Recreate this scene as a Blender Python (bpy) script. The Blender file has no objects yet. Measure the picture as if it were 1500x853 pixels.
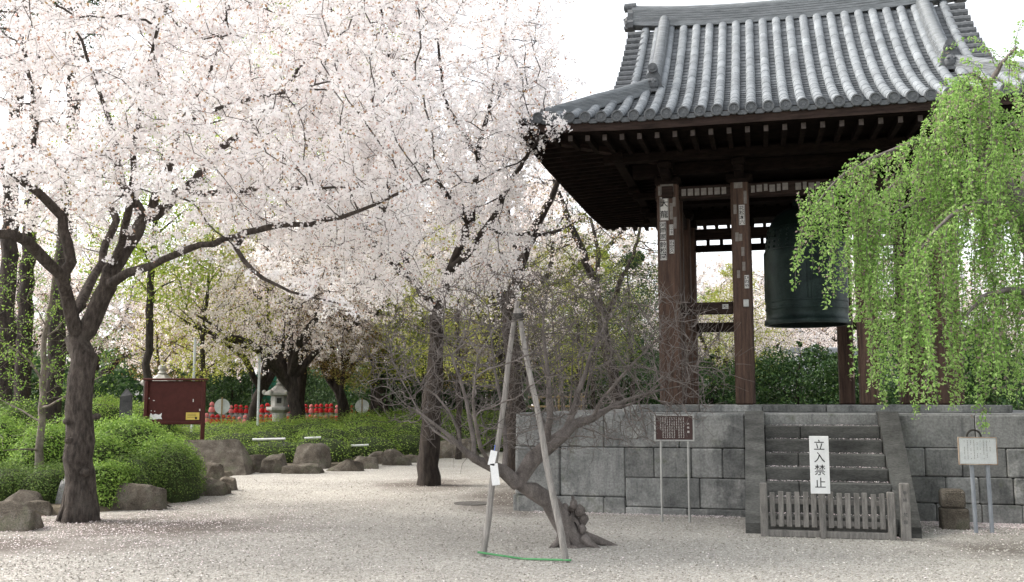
import bpy, bmesh, math, random
import numpy as np
from mathutils import Vector, Matrix, noise

random.seed(11)
RNG = np.random.default_rng(11)
SC = bpy.context.scene
COL = SC.collection
PI = math.pi

# ------------------------------------------------------------------ camera, sky, sun, exposure
H = 1.62
PITCH = math.atan(163.5 / 1458.0)
cam_d = bpy.data.cameras.new('camera')
cam = bpy.data.objects.new('camera', cam_d)
COL.objects.link(cam)
cam.location = (0, 0, H)
cam.rotation_euler = (PI / 2 + PITCH, 0, 0)
cam_d.sensor_width = 36
cam_d.lens = 35
cam_d.clip_end = 2000
SC.camera = cam

SUN_EL, SUN_AZ = math.radians(44), math.radians(-80)      # azimuth from +Y (ahead), negative = to the left
world = bpy.data.worlds.new('World')
SC.world = world
world.use_nodes = True
wn, wl = world.node_tree.nodes, world.node_tree.links
wn.clear()
sky = wn.new('ShaderNodeTexSky')
sky.sky_type = 'NISHITA'
sky.sun_disc = False
sky.sun_elevation = SUN_EL
sky.sun_rotation = SUN_AZ
sky.air_density = 1.0
sky.dust_density = 3.0
hsv = wn.new('ShaderNodeHueSaturation')
hsv.inputs['Saturation'].default_value = 0.18          # thin white overcast
hsv.inputs['Value'].default_value = 1.0
bg = wn.new('ShaderNodeBackground')
bg.inputs['Strength'].default_value = 0.15
wo = wn.new('ShaderNodeOutputWorld')
wl.new(sky.outputs[0], hsv.inputs['Color'])
wl.new(hsv.outputs[0], bg.inputs['Color'])
wl.new(bg.outputs[0], wo.inputs[0])

sun_d = bpy.data.lights.new('sun', 'SUN')
sun_d.energy = 1.2
sun_d.angle = math.radians(25)
sun_d.color = (1.0, 0.90, 0.77)
sun = bpy.data.objects.new('sun', sun_d)
COL.objects.link(sun)
sdir = Vector((math.sin(SUN_AZ) * math.cos(SUN_EL), math.cos(SUN_AZ) * math.cos(SUN_EL), math.sin(SUN_EL)))
sun.rotation_euler = sdir.to_track_quat('Z', 'Y').to_euler()

SC.view_settings.view_transform = 'Standard'
SC.view_settings.look = 'None'
SC.view_settings.gamma = 1
SC.view_settings.exposure = 1.68
SC.render.engine = 'CYCLES'
SC.cycles.max_bounces = 9
SC.cycles.diffuse_bounces = 7
SC.cycles.transmission_bounces = 7


# ------------------------------------------------------------------ placing from measured photo points
def ray(px, py):
    xc = (px - 750) / 1458.0
    yc = (426.5 - py) / 1458.0
    return (xc, math.cos(PITCH) - yc * math.sin(PITCH), math.sin(PITCH) + yc * math.cos(PITCH))


def at(px, py, Y):
    d = ray(px, py)
    t = Y / d[1]
    return Vector((d[0] * t, Y, H + d[2] * t))


def gnd(px, py, z=0.0):
    d = ray(px, py)
    t = (z - H) / d[2]
    return Vector((d[0] * t, d[1] * t, z))


ANG = math.radians(14)
U = (math.cos(ANG), -math.sin(ANG))
V = (math.sin(ANG), math.cos(ANG))
P0 = (0.07, 15.32)
W = 8.7
HW = W / 2
TC = (P0[0] + HW * U[0] + HW * V[0], P0[1] + HW * U[1] + HW * V[1])


def wall_t(px, d=0.0):
    r = ray(px, 600)
    k = (d + P0[0] * V[0] + P0[1] * V[1]) / (r[0] * V[0] + r[1] * V[1])
    return (r[0] * k - P0[0]) * U[0] + (r[1] * k - P0[1]) * U[1]


def tw(t, d, z):
    """temple-tower coordinates to world"""
    return Vector((P0[0] + t * U[0] + d * V[0], P0[1] + t * U[1] + d * V[1], z))


# ------------------------------------------------------------------ materials
def new_mat(name):
    m = bpy.data.materials.new(name)
    m.use_nodes = True
    nt = m.node_tree
    b = nt.nodes['Principled BSDF']
    return m, nt, b


def N(nt, kind, **kw):
    n = nt.nodes.new(kind)
    for k, v in kw.items():
        if k in n.inputs:
            n.inputs[k].default_value = v
        else:
            setattr(n, k, v)
    return n


def ramp(nt, stops, src):
    r = nt.nodes.new('ShaderNodeValToRGB')
    el = r.color_ramp.elements
    while len(el) < len(stops):
        el.new(0.5)
    for e, (p, c) in zip(el, stops):
        e.position = p
        e.color = (c[0], c[1], c[2], 1)
    nt.links.new(src, r.inputs[0])
    return r


def surf(name, c1, c2, scale=6.0, rough=0.85, bump=0.3, detail=8.0, stretch=(1, 1, 1), tint=0.0, fine=0.0, c3=None,
         spots=None, metallic=0.0, bdist=0.02, spec=0.25):
    """noise-mottled surface; tint = strength of the per-face random value stored on the mesh"""
    m, nt, b = new_mat(name)
    tc = N(nt, 'ShaderNodeTexCoord')
    mp = N(nt, 'ShaderNodeMapping')
    mp.inputs['Scale'].default_value = stretch
    nt.links.new(tc.outputs['Object'], mp.inputs[0])
    no = N(nt, 'ShaderNodeTexNoise', Scale=scale, Detail=detail, Roughness=0.62)
    nt.links.new(mp.outputs[0], no.inputs['Vector'])
    stops = [(0.3, c1), (0.7, c2)] if c3 is None else [(0.25, c1), (0.5, c2), (0.72, c3)]
    r = ramp(nt, stops, no.outputs[0])
    col = r.outputs[0]
    if spots:
        sc2, lo, hi, cc = spots
        n2 = N(nt, 'ShaderNodeTexNoise', Scale=sc2, Detail=5.0, Roughness=0.6)
        nt.links.new(mp.outputs[0], n2.inputs['Vector'])
        r2 = ramp(nt, [(lo, (0, 0, 0)), (hi, (1, 1, 1))], n2.outputs[0])
        mx = N(nt, 'ShaderNodeMix', data_type='RGBA')
        nt.links.new(r2.outputs[0], mx.inputs[0])
        nt.links.new(col, mx.inputs[6])
        mx.inputs[7].default_value = (*cc, 1)
        col = mx.outputs[2]
    hgt = no.outputs[0]
    if fine > 0:
        n3 = N(nt, 'ShaderNodeTexNoise', Scale=scale * 14, Detail=3.0, Roughness=0.6)
        nt.links.new(mp.outputs[0], n3.inputs['Vector'])
        mr = N(nt, 'ShaderNodeMapRange')
        mr.inputs[1].default_value = 0.3
        mr.inputs[2].default_value = 0.7
        mr.inputs[3].default_value = 1 - fine
        mr.inputs[4].default_value = 1 + fine
        nt.links.new(n3.outputs[0], mr.inputs[0])
        mx = N(nt, 'ShaderNodeMix', data_type='RGBA', blend_type='MULTIPLY')
        mx.inputs[0].default_value = 1
        nt.links.new(col, mx.inputs[6])
        nt.links.new(mr.outputs[0], mx.inputs[7])
        col = mx.outputs[2]
        ad = N(nt, 'ShaderNodeMath', operation='MULTIPLY_ADD')
        nt.links.new(n3.outputs[0], ad.inputs[0])
        ad.inputs[1].default_value = 0.45
        nt.links.new(hgt, ad.inputs[2])
        hgt = ad.outputs[0]
    if tint > 0:
        at_ = N(nt, 'ShaderNodeAttribute', attribute_name='tint')
        mr = N(nt, 'ShaderNodeMapRange')
        mr.inputs[3].default_value = 1 - tint
        mr.inputs[4].default_value = 1 + tint
        nt.links.new(at_.outputs['Fac'], mr.inputs[0])
        mx = N(nt, 'ShaderNodeMix', data_type='RGBA', blend_type='MULTIPLY')
        mx.inputs[0].default_value = 1
        nt.links.new(col, mx.inputs[6])
        nt.links.new(mr.outputs[0], mx.inputs[7])
        col = mx.outputs[2]
    nt.links.new(col, b.inputs['Base Color'])
    b.inputs['Roughness'].default_value = rough
    b.inputs['Metallic'].default_value = metallic
    b.inputs['Specular IOR Level'].default_value = spec
    if bump > 0:
        bp = N(nt, 'ShaderNodeBump', Strength=bump, Distance=bdist)
        nt.links.new(hgt, bp.inputs['Height'])
        nt.links.new(bp.outputs[0], b.inputs['Normal'])
    return m


def leafy(name, stops, trans=0.4, rough=0.6):
    """leaf or petal: per-face random value picks the colour, light shines through"""
    m, nt, b = new_mat(name)
    a = N(nt, 'ShaderNodeAttribute', attribute_name='tint')
    r = ramp(nt, stops, a.outputs['Fac'])
    nt.links.new(r.outputs[0], b.inputs['Base Color'])
    b.inputs['Roughness'].default_value = rough
    b.inputs['Specular IOR Level'].default_value = 0.25
    t = N(nt, 'ShaderNodeBsdfTranslucent')
    nt.links.new(r.outputs[0], t.inputs[0])
    mx = N(nt, 'ShaderNodeMixShader')
    mx.inputs[0].default_value = trans
    nt.links.new(b.outputs[0], mx.inputs[1])
    nt.links.new(t.outputs[0], mx.inputs[2])
    nt.links.new(mx.outputs[0], nt.nodes['Material Output'].inputs[0])
    return m


M = {}
M['bark'] = surf('cherry_bark', (0.022, 0.018, 0.016), (0.10, 0.082, 0.07), 20, 0.92, 1.0, stretch=(1, 1, 0.35), fine=0.4, spots=(4.0, 0.54, 0.66, (0.16, 0.14, 0.12)), bdist=0.09, c3=(0.19, 0.16, 0.135))
M['bark_dark'] = surf('dark_bark', (0.014, 0.011, 0.010), (0.05, 0.04, 0.034), 14, 0.92, 1.0, stretch=(1, 1, 0.3), fine=0.35, bdist=0.06, c3=(0.085, 0.07, 0.058))
M['bark_grey'] = surf('grey_bark', (0.075, 0.064, 0.058), (0.21, 0.185, 0.17), 9, 0.9, 0.8, stretch=(1, 1, 0.5), fine=0.3, bdist=0.03)
M['bark_pale'] = surf('pale_bark', (0.10, 0.085, 0.07), (0.24, 0.21, 0.18), 9, 0.9, 0.6, fine=0.3)
M['blossom'] = leafy('cherry_petals', [(0.0, (0.92, 0.86, 0.865)), (0.25, (0.94, 0.915, 0.915)), (0.935, (0.955, 0.945, 0.94)), (0.95, (0.58, 0.36, 0.30)), (1.0, (0.42, 0.30, 0.14))], 0.5)
M['blossom_far'] = leafy('far_cherry_petals', [(0.0, (0.92, 0.82, 0.80)), (0.5, (0.94, 0.88, 0.85)), (0.88, (0.95, 0.91, 0.88)), (0.92, (0.42, 0.22, 0.12)), (1.0, (0.38, 0.34, 0.12))], 0.5)  # warm tint puts the peach glow on distant blossom into the petal colour
M['leaf_fresh'] = leafy('fresh_leaves', [(0, (0.16, 0.25, 0.03)), (0.5, (0.31, 0.42, 0.06)), (1, (0.46, 0.52, 0.11))], 0.5)
M['leaf_weep'] = leafy('weeping_leaves', [(0, (0.17, 0.32, 0.07)), (0.5, (0.29, 0.47, 0.125)), (0.86, (0.42, 0.58, 0.21)), (0.92, (0.22, 0.16, 0.14)), (1, (0.34, 0.27, 0.24))], 0.45)
M['leaf_azalea'] = leafy('azalea_leaves', [(0, (0.10, 0.19, 0.03)), (0.5, (0.19, 0.32, 0.055)), (1, (0.32, 0.46, 0.095))], 0.35)
M['leaf_azalea_dark'] = leafy('clipped_azalea_leaves', [(0, (0.05, 0.10, 0.02)), (0.6, (0.11, 0.18, 0.035)), (1, (0.19, 0.27, 0.06))], 0.3)
M['leaf_hedge'] = leafy('hedge_leaves', [(0, (0.14, 0.24, 0.04)), (0.5, (0.25, 0.38, 0.065)), (0.94, (0.37, 0.49, 0.10)), (1, (0.27, 0.24, 0.09))], 0.4)
M['leaf_dark'] = leafy('evergreen_leaves', [(0, (0.016, 0.042, 0.014)), (0.6, (0.04, 0.09, 0.025)), (1, (0.10, 0.17, 0.045))], 0.25, 0.45)
M['leaf_chartreuse'] = leafy('chartreuse_young_leaves', [(0, (0.26, 0.30, 0.05)), (0.5, (0.44, 0.47, 0.10)), (1, (0.58, 0.56, 0.18))], 0.5)
M['leaf_bronze'] = leafy('bronze_young_leaves', [(0, (0.20, 0.13, 0.05)), (0.5, (0.38, 0.25, 0.10)), (1, (0.34, 0.34, 0.10))], 0.45)
M['leaf_olive'] = leafy('olive_leaves', [(0, (0.07, 0.10, 0.03)), (0.6, (0.16, 0.19, 0.05)), (1, (0.30, 0.32, 0.09))], 0.4)
M['shrub_core'] = surf('shrub_dark_core', (0.02, 0.03, 0.01), (0.045, 0.06, 0.02), 12, 0.95, 0.6)  # dark colour stands in for the shade inside the shrubs
M['rock'] = surf('border_rock', (0.045, 0.038, 0.03), (0.125, 0.107, 0.085), 4.5, 0.92, 1.0, fine=0.4, tint=0.25, spots=(2.6, 0.55, 0.68, (0.12, 0.12, 0.08)), bdist=0.06, c3=(0.22, 0.20, 0.17))
M['rock_grey'] = surf('grey_boulder', (0.16, 0.16, 0.155), (0.31, 0.31, 0.30), 4, 0.9, 0.9, fine=0.35, bdist=0.05)
M['stone'] = surf('wall_stone', (0.075, 0.078, 0.076), (0.205, 0.208, 0.2), 2.6, 0.88, 0.45, fine=0.26, tint=0.28, spots=(1.5, 0.55, 0.62, (0.30, 0.30, 0.285)), c3=(0.25, 0.25, 0.24))
def streaks(m, amount=0.55):
    nt = m.node_tree
    b = nt.nodes['Principled BSDF']
    src = b.inputs['Base Color'].links[0].from_socket
    tc = N(nt, 'ShaderNodeTexCoord')
    mp = N(nt, 'ShaderNodeMapping')
    mp.inputs['Scale'].default_value = (5.0, 5.0, 0.7)
    nt.links.new(tc.outputs['Object'], mp.inputs[0])
    n1 = N(nt, 'ShaderNodeTexNoise', Scale=1.6, Detail=6.0, Roughness=0.7)
    nt.links.new(mp.outputs[0], n1.inputs['Vector'])
    r = ramp(nt, [(0.5, (1, 1, 1)), (0.66, (1 - amount, 1 - amount, 1 - amount * 0.96))], n1.outputs[0])
    mx = N(nt, 'ShaderNodeMix', data_type='RGBA', blend_type='MULTIPLY')
    mx.inputs[0].default_value = 1
    nt.links.new(src, mx.inputs[6])
    nt.links.new(r.outputs[0], mx.inputs[7])
    n2 = N(nt, 'ShaderNodeTexNoise', Scale=3.1, Detail=7.0, Roughness=0.7)
    nt.links.new(tc.outputs['Object'], n2.inputs['Vector'])
    r2 = ramp(nt, [(0.58, (0, 0, 0)), (0.70, (0.6, 0.6, 0.6))], n2.outputs[0])
    m2_ = N(nt, 'ShaderNodeMix', data_type='RGBA')
    nt.links.new(r2.outputs[0], m2_.inputs[0])
    nt.links.new(mx.outputs[2], m2_.inputs[6])
    m2_.inputs[7].default_value = (0.09, 0.10, 0.06, 1)
    nt.links.new(m2_.outputs[2], b.inputs['Base Color'])


streaks(M['stone'], 0.34)
M['stone_dark'] = surf('dark_stone', (0.04, 0.04, 0.042), (0.10, 0.10, 0.10), 4, 0.88, 0.4, fine=0.25)
M['step_stone'] = surf('step_stone', (0.035, 0.035, 0.033), (0.115, 0.115, 0.107), 3.2, 0.88, 0.4, fine=0.28, tint=0.2, stretch=(0.6, 1, 1.6))
M['lantern_stone'] = surf('lantern_granite', (0.30, 0.29, 0.27), (0.50, 0.49, 0.46), 6, 0.9, 0.4, fine=0.2)
M['mortar'] = surf('wall_joint', (0.04, 0.04, 0.038), (0.085, 0.085, 0.08), 8, 0.95, 0.2)
M['wood'] = surf('weathered_timber', (0.034, 0.021, 0.016), (0.115, 0.070, 0.051), 5, 0.75, 0.35, stretch=(5, 5, 0.35), fine=0.25, spots=(1.6, 0.56, 0.72, (0.09, 0.065, 0.055)))
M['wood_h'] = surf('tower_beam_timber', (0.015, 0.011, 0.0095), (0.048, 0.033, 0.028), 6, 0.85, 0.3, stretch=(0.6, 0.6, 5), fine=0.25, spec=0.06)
M['wood_shaded'] = surf('shaded_tower_timber', (0.006, 0.005, 0.0045), (0.02, 0.014, 0.012), 6, 0.9, 0.25, stretch=(1, 1, 3), fine=0.2, spec=0.03)  # tower timber darkened to near black, under-roof shade put into the colour
M['endgrain'] = surf('rafter_end', (0.04, 0.032, 0.029), (0.085, 0.07, 0.062), 20, 0.85, 0.1)
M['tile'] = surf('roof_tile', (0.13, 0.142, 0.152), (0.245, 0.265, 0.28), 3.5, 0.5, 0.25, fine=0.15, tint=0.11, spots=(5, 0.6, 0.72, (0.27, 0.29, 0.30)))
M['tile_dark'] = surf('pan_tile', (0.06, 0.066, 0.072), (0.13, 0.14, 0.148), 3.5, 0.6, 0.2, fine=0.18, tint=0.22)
M['tile_end'] = surf('tile_end', (0.06, 0.065, 0.07), (0.12, 0.128, 0.135), 18, 0.6, 0.3)
M['tile_ridge'] = surf('ridge_tile', (0.10, 0.11, 0.115), (0.21, 0.225, 0.235), 4, 0.6, 0.3, stretch=(1, 1, 8), fine=0.2)
M['bronze'] = surf('bell_bronze', (0.006, 0.012, 0.012), (0.016, 0.03, 0.027), 3.0, 0.42, 0.15, fine=0.25, metallic=0.3, c3=(0.03, 0.05, 0.044), spots=(2.2, 0.56, 0.7, (0.035, 0.055, 0.05)))
M['paper'] = surf('votive_paper', (0.50, 0.49, 0.47), (0.70, 0.69, 0.66), 14, 0.9, 0.0)
M['paper_old'] = surf('faded_votive_paper', (0.13, 0.115, 0.105), (0.26, 0.24, 0.22), 14, 0.9, 0.0)
M['ink'] = surf('ink', (0.012, 0.012, 0.012), (0.03, 0.03, 0.03), 20, 0.8, 0.0)
M['white_paint'] = surf('white_paint', (0.66, 0.67, 0.66), (0.78, 0.78, 0.77), 7, 0.6, 0.05, fine=0.06)
M['old_white'] = surf('old_white_board', (0.50, 0.53, 0.53), (0.68, 0.70, 0.69), 6, 0.6, 0.08, fine=0.1)
M['rust'] = surf('rust', (0.20, 0.11, 0.06), (0.46, 0.40, 0.33), 9, 0.85, 0.3)
M['sign_brown'] = surf('brown_sign_face', (0.052, 0.03, 0.028), (0.072, 0.042, 0.038), 9, 0.5, 0.03)
M['sign_text'] = surf('sign_letters', (0.55, 0.53, 0.5), (0.65, 0.63, 0.6), 9, 0.6, 0.0)
M['steel'] = surf('brushed_steel', (0.30, 0.30, 0.29), (0.42, 0.42, 0.40), 9, 0.4, 0.03, metallic=0.6)
M['blue_steel'] = surf('painted_post', (0.20, 0.22, 0.245), (0.29, 0.31, 0.335), 8, 0.5, 0.05)
M['grey_wood'] = surf('silvered_wood', (0.14, 0.13, 0.12), (0.34, 0.32, 0.295), 7, 0.85, 0.35, stretch=(4, 4, 0.5), fine=0.2)
M['fence_wood'] = surf('fence_wood', (0.10, 0.095, 0.088), (0.25, 0.235, 0.215), 8, 0.85, 0.35, stretch=(4, 4, 0.6), fine=0.25, tint=0.15)
M['bamboo_green'] = surf('green_bamboo', (0.05, 0.20, 0.08), (0.11, 0.32, 0.13), 8, 0.4, 0.05)
M['bamboo'] = surf('yellow_bamboo', (0.22, 0.16, 0.07), (0.36, 0.27, 0.13), 9, 0.5, 0.1)
M['white_tape'] = surf('white_rail', (0.72, 0.72, 0.70), (0.85, 0.85, 0.83), 9, 0.5, 0.05)
M['board_red'] = surf('red_brown_board', (0.05, 0.010, 0.007), (0.072, 0.017, 0.012), 9, 0.6, 0.08, fine=0.2)
M['yellow'] = surf('yellow_notice', (0.55, 0.42, 0.08), (0.66, 0.52, 0.13), 12, 0.6, 0.0)
M['red_cloth'] = surf('red_cloth', (0.34, 0.012, 0.015), (0.5, 0.03, 0.03), 14, 0.8, 0.1)
M['pink_cloth'] = surf('faded_red_cloth', (0.58, 0.16, 0.16), (0.70, 0.28, 0.26), 14, 0.8, 0.1)
M['statue'] = surf('statue_stone', (0.22, 0.21, 0.2), (0.38, 0.37, 0.35), 12, 0.9, 0.3)
M['green_panel'] = surf('green_sheet', (0.02, 0.13, 0.085), (0.03, 0.17, 0.11), 6, 0.6, 0.05)
M['blue'] = surf('blue_plastic', (0.05, 0.13, 0.5), (0.07, 0.17, 0.6), 6, 0.5, 0.0)
M['rope'] = surf('rope', (0.02, 0.02, 0.018), (0.06, 0.055, 0.05), 30, 0.9, 0.3)
M['bird'] = surf('pigeon_feather', (0.07, 0.07, 0.08), (0.17, 0.17, 0.19), 14, 0.7, 0.1)
M['iron'] = surf('cast_iron', (0.07, 0.065, 0.06), (0.16, 0.15, 0.14), 14, 0.7, 0.3)
M['plaster'] = surf('pale_plaster', (0.50, 0.49, 0.46), (0.62, 0.61, 0.58), 4, 0.9, 0.1)
M['hall_tile'] = surf('hall_roof_tile', (0.17, 0.18, 0.195), (0.32, 0.335, 0.35), 6, 0.7, 0.4, stretch=(6, 1, 1))
M['petal_fallen'] = leafy('fallen_petals', [(0, (0.72, 0.58, 0.60)), (0.5, (0.80, 0.72, 0.72)), (1, (0.86, 0.82, 0.81))], 0.15, 0.8)
M['pebble'] = leafy('gravel_pebbles', [(0, (0.16, 0.145, 0.12)), (0.35, (0.32, 0.30, 0.265)), (0.75, (0.42, 0.40, 0.355)), (1, (0.58, 0.555, 0.505))], 0.0, 0.9)


# ------------------------------------------------------------------ mesh helpers
class MB:
    def __init__(s):
        s.v, s.f, s.t = [], [], []
        s.cur = 0.5

    def add(s, vs, fs, tint=None):
        o = len(s.v)
        s.v.extend([tuple(p) for p in vs])
        s.f.extend([[i + o for i in f] for f in fs])
        s.t.extend([s.cur if tint is None else tint] * len(fs))

    def box(s, c, size, rot=None, tint=None):
        hx, hy, hz = size[0] / 2, size[1] / 2, size[2] / 2
        vs = [Vector((x * hx, y * hy, z * hz)) for x in (-1, 1) for y in (-1, 1) for z in (-1, 1)]
        if rot is not None:
            vs = [rot @ p for p in vs]
        vs = [p + Vector(c) for p in vs]
        s.add(vs, [(0, 1, 3, 2), (4, 6, 7, 5), (0, 4, 5, 1), (2, 3, 7, 6), (0, 2, 6, 4), (1, 5, 7, 3)], tint)

    def cbox(s, c, size, bev=0.015, rot=None, tint=None):
        """box with chamfered edges"""
        h = [max(1e-4, q / 2) for q in size]
        b = min(bev, min(h) * 0.8)
        vs, idx = [], {}
        for sx in (-1, 1):
            for sy in (-1, 1):
                for sz in (-1, 1):
                    for k in range(3):
                        p = [sx * (h[0] - b), sy * (h[1] - b), sz * (h[2] - b)]
                        p[k] = (sx, sy, sz)[k] * h[k]
                        idx[(sx, sy, sz, k)] = len(vs)
                        vs.append(Vector(p))
        fs = []
        for k in range(3):
            a, bb = [(1, 2), (0, 2), (0, 1)][k]
            for sg in (-1, 1):
                q = []
                for (i, j) in ((-1, -1), (1, -1), (1, 1), (-1, 1)):
                    w = [0, 0, 0]
                    w[k], w[a], w[bb] = sg, i, j
                    q.append(idx[(w[0], w[1], w[2], k)])
                fs.append(q)
        for k in range(3):
            a, bb = [(1, 2), (0, 2), (0, 1)][k]
            for i in (-1, 1):
                for j in (-1, 1):
                    w0, w1 = [0, 0, 0], [0, 0, 0]
                    w0[k], w1[k] = -1, 1
                    w0[a] = w1[a] = i
                    w0[bb] = w1[bb] = j
                    fs.append([idx[(*w0, a)], idx[(*w1, a)], idx[(*w1, bb)], idx[(*w0, bb)]])
        for sx in (-1, 1):
            for sy in (-1, 1):
                for sz in (-1, 1):
                    fs.append([idx[(sx, sy, sz, k)] for k in range(3)])
        if rot is not None:
            vs = [rot @ p for p in vs]
        s.add([p + Vector(c) for p in vs], fs, tint)

    def lohi(s, lo, hi, bev=0.0, tint=None):
        c = [(a + b) / 2 for a, b in zip(lo, hi)]
        z = [abs(b - a) for a, b in zip(lo, hi)]
        if bev > 0:
            s.cbox(c, z, bev, tint=tint)
        else:
            s.box(c, z, tint=tint)

    def tube(s, pts, rad, n=8, cap=True, tint=None, wob=0.0):
        pts = [Vector(p) for p in pts]
        if not hasattr(rad, '__len__'):
            rad = [rad] * len(pts)
        vs, fs = [], []
        ref = None
        for i, p in enumerate(pts):
            t = (pts[min(i + 1, len(pts) - 1)] - pts[max(i - 1, 0)]).normalized()
            if ref is None:
                ref = Vector((1, 0, 0)) if abs(t.x) < 0.8 else Vector((0, 1, 0))
            a = (ref - t * ref.dot(t)).normalized()
            ref = a
            b = t.cross(a)
            for k in range(n):
                th = 2 * PI * k / n
                r = rad[i] * (1 + (wob * (random.random() - 0.5) if wob else 0))
                vs.append(p + (a * math.cos(th) + b * math.sin(th)) * r)
        for i in range(len(pts) - 1):
            for k in range(n):
                k2 = (k + 1) % n
                fs.append([i * n + k, i * n + k2, (i + 1) * n + k2, (i + 1) * n + k])
        if cap:
            fs.append(list(range(n))[::-1])
            fs.append([(len(pts) - 1) * n + k for k in range(n)])
        s.add(vs, fs, tint)

    def lathe(s, prof, n=24, c=(0, 0, 0), tint=None, ph=0.0):
        vs, fs = [], []
        for (r, z) in prof:
            for k in range(n):
                th = 2 * PI * k / n + ph
                vs.append((c[0] + r * math.cos(th), c[1] + r * math.sin(th), c[2] + z))
        m = len(prof)
        for i in range(m - 1):
            for k in range(n):
                k2 = (k + 1) % n
                fs.append([i * n + k, i * n + k2, (i + 1) * n + k2, (i + 1) * n + k])
        fs.append(list(range(n))[::-1])
        fs.append([(m - 1) * n + k for k in range(n)])
        s.add(vs, fs, tint)

    def sweep(s, path, sect, cap=True, tint=None):
        """sect = closed list of (side, up); side is horizontal, perpendicular to the path"""
        path = [Vector(p) for p in path]
        vs, fs = [], []
        n = len(sect)
        for i, p in enumerate(path):
            t = path[min(i + 1, len(path) - 1)] - path[max(i - 1, 0)]
            sd = Vector((t.y, -t.x, 0)).normalized()
            for (a, b) in sect:
                vs.append(p + sd * a + Vector((0, 0, b)))
        for i in range(len(path) - 1):
            for k in range(n):
                k2 = (k + 1) % n
                fs.append([i * n + k, i * n + k2, (i + 1) * n + k2, (i + 1) * n + k])
        if cap:
            fs.append(list(range(n))[::-1])
            fs.append([(len(path) - 1) * n + k for k in range(n)])
        s.add(vs, fs, tint)

    def ellipsoid(s, c, r, n=14, m=8, rot=None, tint=None, noise=0.0):
        vs, fs = [], []
        for i in range(m + 1):
            la = -PI / 2 + PI * i / m
            for k in range(n):
                lo = 2 * PI * k / n
                q = 1 + noise * (random.random() - 0.5)
                p = Vector((math.cos(la) * math.cos(lo) * r[0] * q, math.cos(la) * math.sin(lo) * r[1] * q, math.sin(la) * r[2] * q))
                if rot is not None:
                    p = rot @ p
                vs.append(p + Vector(c))
        for i in range(m):
            for k in range(n):
                k2 = (k + 1) % n
                fs.append([i * n + k, i * n + k2, (i + 1) * n + k2, (i + 1) * n + k])
        s.add(vs, fs, tint)

    def build(s, name, mat, parent=None, smooth=False, loc=None):
        me = bpy.data.meshes.new(name)
        me.from_pydata(s.v, [], s.f)
        a = me.attributes.new('tint', 'FLOAT', 'FACE')
        if len(me.polygons) == len(s.t):
            a.data.foreach_set('value', s.t)
        me.materials.append(mat)
        if smooth:
            me.polygons.foreach_set('use_smooth', [True] * len(me.polygons))
            me.set_sharp_from_angle(angle=math.radians(40)) if hasattr(me, 'set_sharp_from_angle') else None
        me.update()
        o = bpy.data.objects.new(name, me)
        COL.objects.link(o)
        if parent is not None:
            o.parent = parent
        if loc is not None:
            o.location = loc
        return o


def np_obj(name, P, F, mat, parent=None, tint=None, smooth=False):
    """big mesh straight from arrays: P (n,3), F (m,k)"""
    P = np.asarray(P, dtype=np.float32)
    F = np.asarray(F, dtype=np.int32)
    m, k = F.shape
    me = bpy.data.meshes.new(name)
    me.vertices.add(len(P))
    me.vertices.foreach_set('co', P.ravel())
    me.loops.add(m * k)
    me.loops.foreach_set('vertex_index', F.ravel())
    me.polygons.add(m)
    me.polygons.foreach_set('loop_start', np.arange(0, m * k, k, dtype=np.int32))
    me.polygons.foreach_set('loop_total', np.full(m, k, dtype=np.int32))
    me.polygons.foreach_set('use_smooth', np.full(m, smooth))
    a = me.attributes.new('tint', 'FLOAT', 'FACE')
    a.data.foreach_set('value', (RNG.random(m) if tint is None else np.asarray(tint)).astype(np.float32))
    me.materials.append(mat)
    me.update(calc_edges=True)
    o = bpy.data.objects.new(name, me)
    COL.objects.link(o)
    if parent is not None:
        o.parent = parent
    return o


def tag(o, label, cat, group=None, kind=None):
    if label:
        o['label'] = label
    if cat:
        o['category'] = cat
    if group:
        o['group'] = group
    if kind:
        o['kind'] = kind
    return o


def thing(name, label, cat, loc=(0, 0, 0), rz=0.0, group=None):
    o = bpy.data.objects.new(name, None)
    o.empty_display_size = 0.3
    COL.objects.link(o)
    o.location = loc
    o.rotation_euler = (0, 0, rz)
    return tag(o, label, cat, group)


def structure(o):
    o['kind'] = 'structure'
    return o


def dup(root, loc, rz=0.0, scale=None, label=None, group=None):
    r = root.copy()
    COL.objects.link(r)
    r.location = loc
    r.rotation_euler = (0, 0, rz)
    if scale:
        r.scale = (scale, scale, scale)
    if label:
        r['label'] = label
    if group:
        r['group'] = group
    for ch in list(root.children):
        c = ch.copy()
        COL.objects.link(c)
        c.parent = r
        for g in list(ch.children):
            d = g.copy()
            COL.objects.link(d)
            d.parent = c
    return r


def unit(a):
    return a / np.maximum(np.linalg.norm(a, axis=-1, keepdims=True), 1e-9)


def leaf_quads(P, Nn, L, Wd, fold=0.15, along=None, rng=RNG):
    """diamond leaves at P facing Nn; returns verts, faces"""
    n = len(P)
    Nn = unit(Nn)
    a = rng.normal(size=(n, 3)) if along is None else along + 0.45 * rng.normal(size=(n, 3))
    a = unit(a - Nn * np.sum(a * Nn, axis=1, keepdims=True))
    b = np.cross(Nn, a)
    L = (np.full(n, L) if np.isscalar(L) else L)[:, None] * (0.7 + 0.6 * rng.random((n, 1)))
    Wd = (np.full(n, Wd) if np.isscalar(Wd) else Wd)[:, None] * (0.7 + 0.6 * rng.random((n, 1)))
    v = np.stack([P - a * L / 2, P + b * Wd / 2 + Nn * Wd * fold, P + a * L / 2, P - b * Wd / 2 + Nn * Wd * fold], axis=1)
    return v.reshape(-1, 3), np.arange(n * 4).reshape(-1, 4)


def rand_dir(n, rng=RNG):
    return unit(rng.normal(size=(n, 3)))


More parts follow.
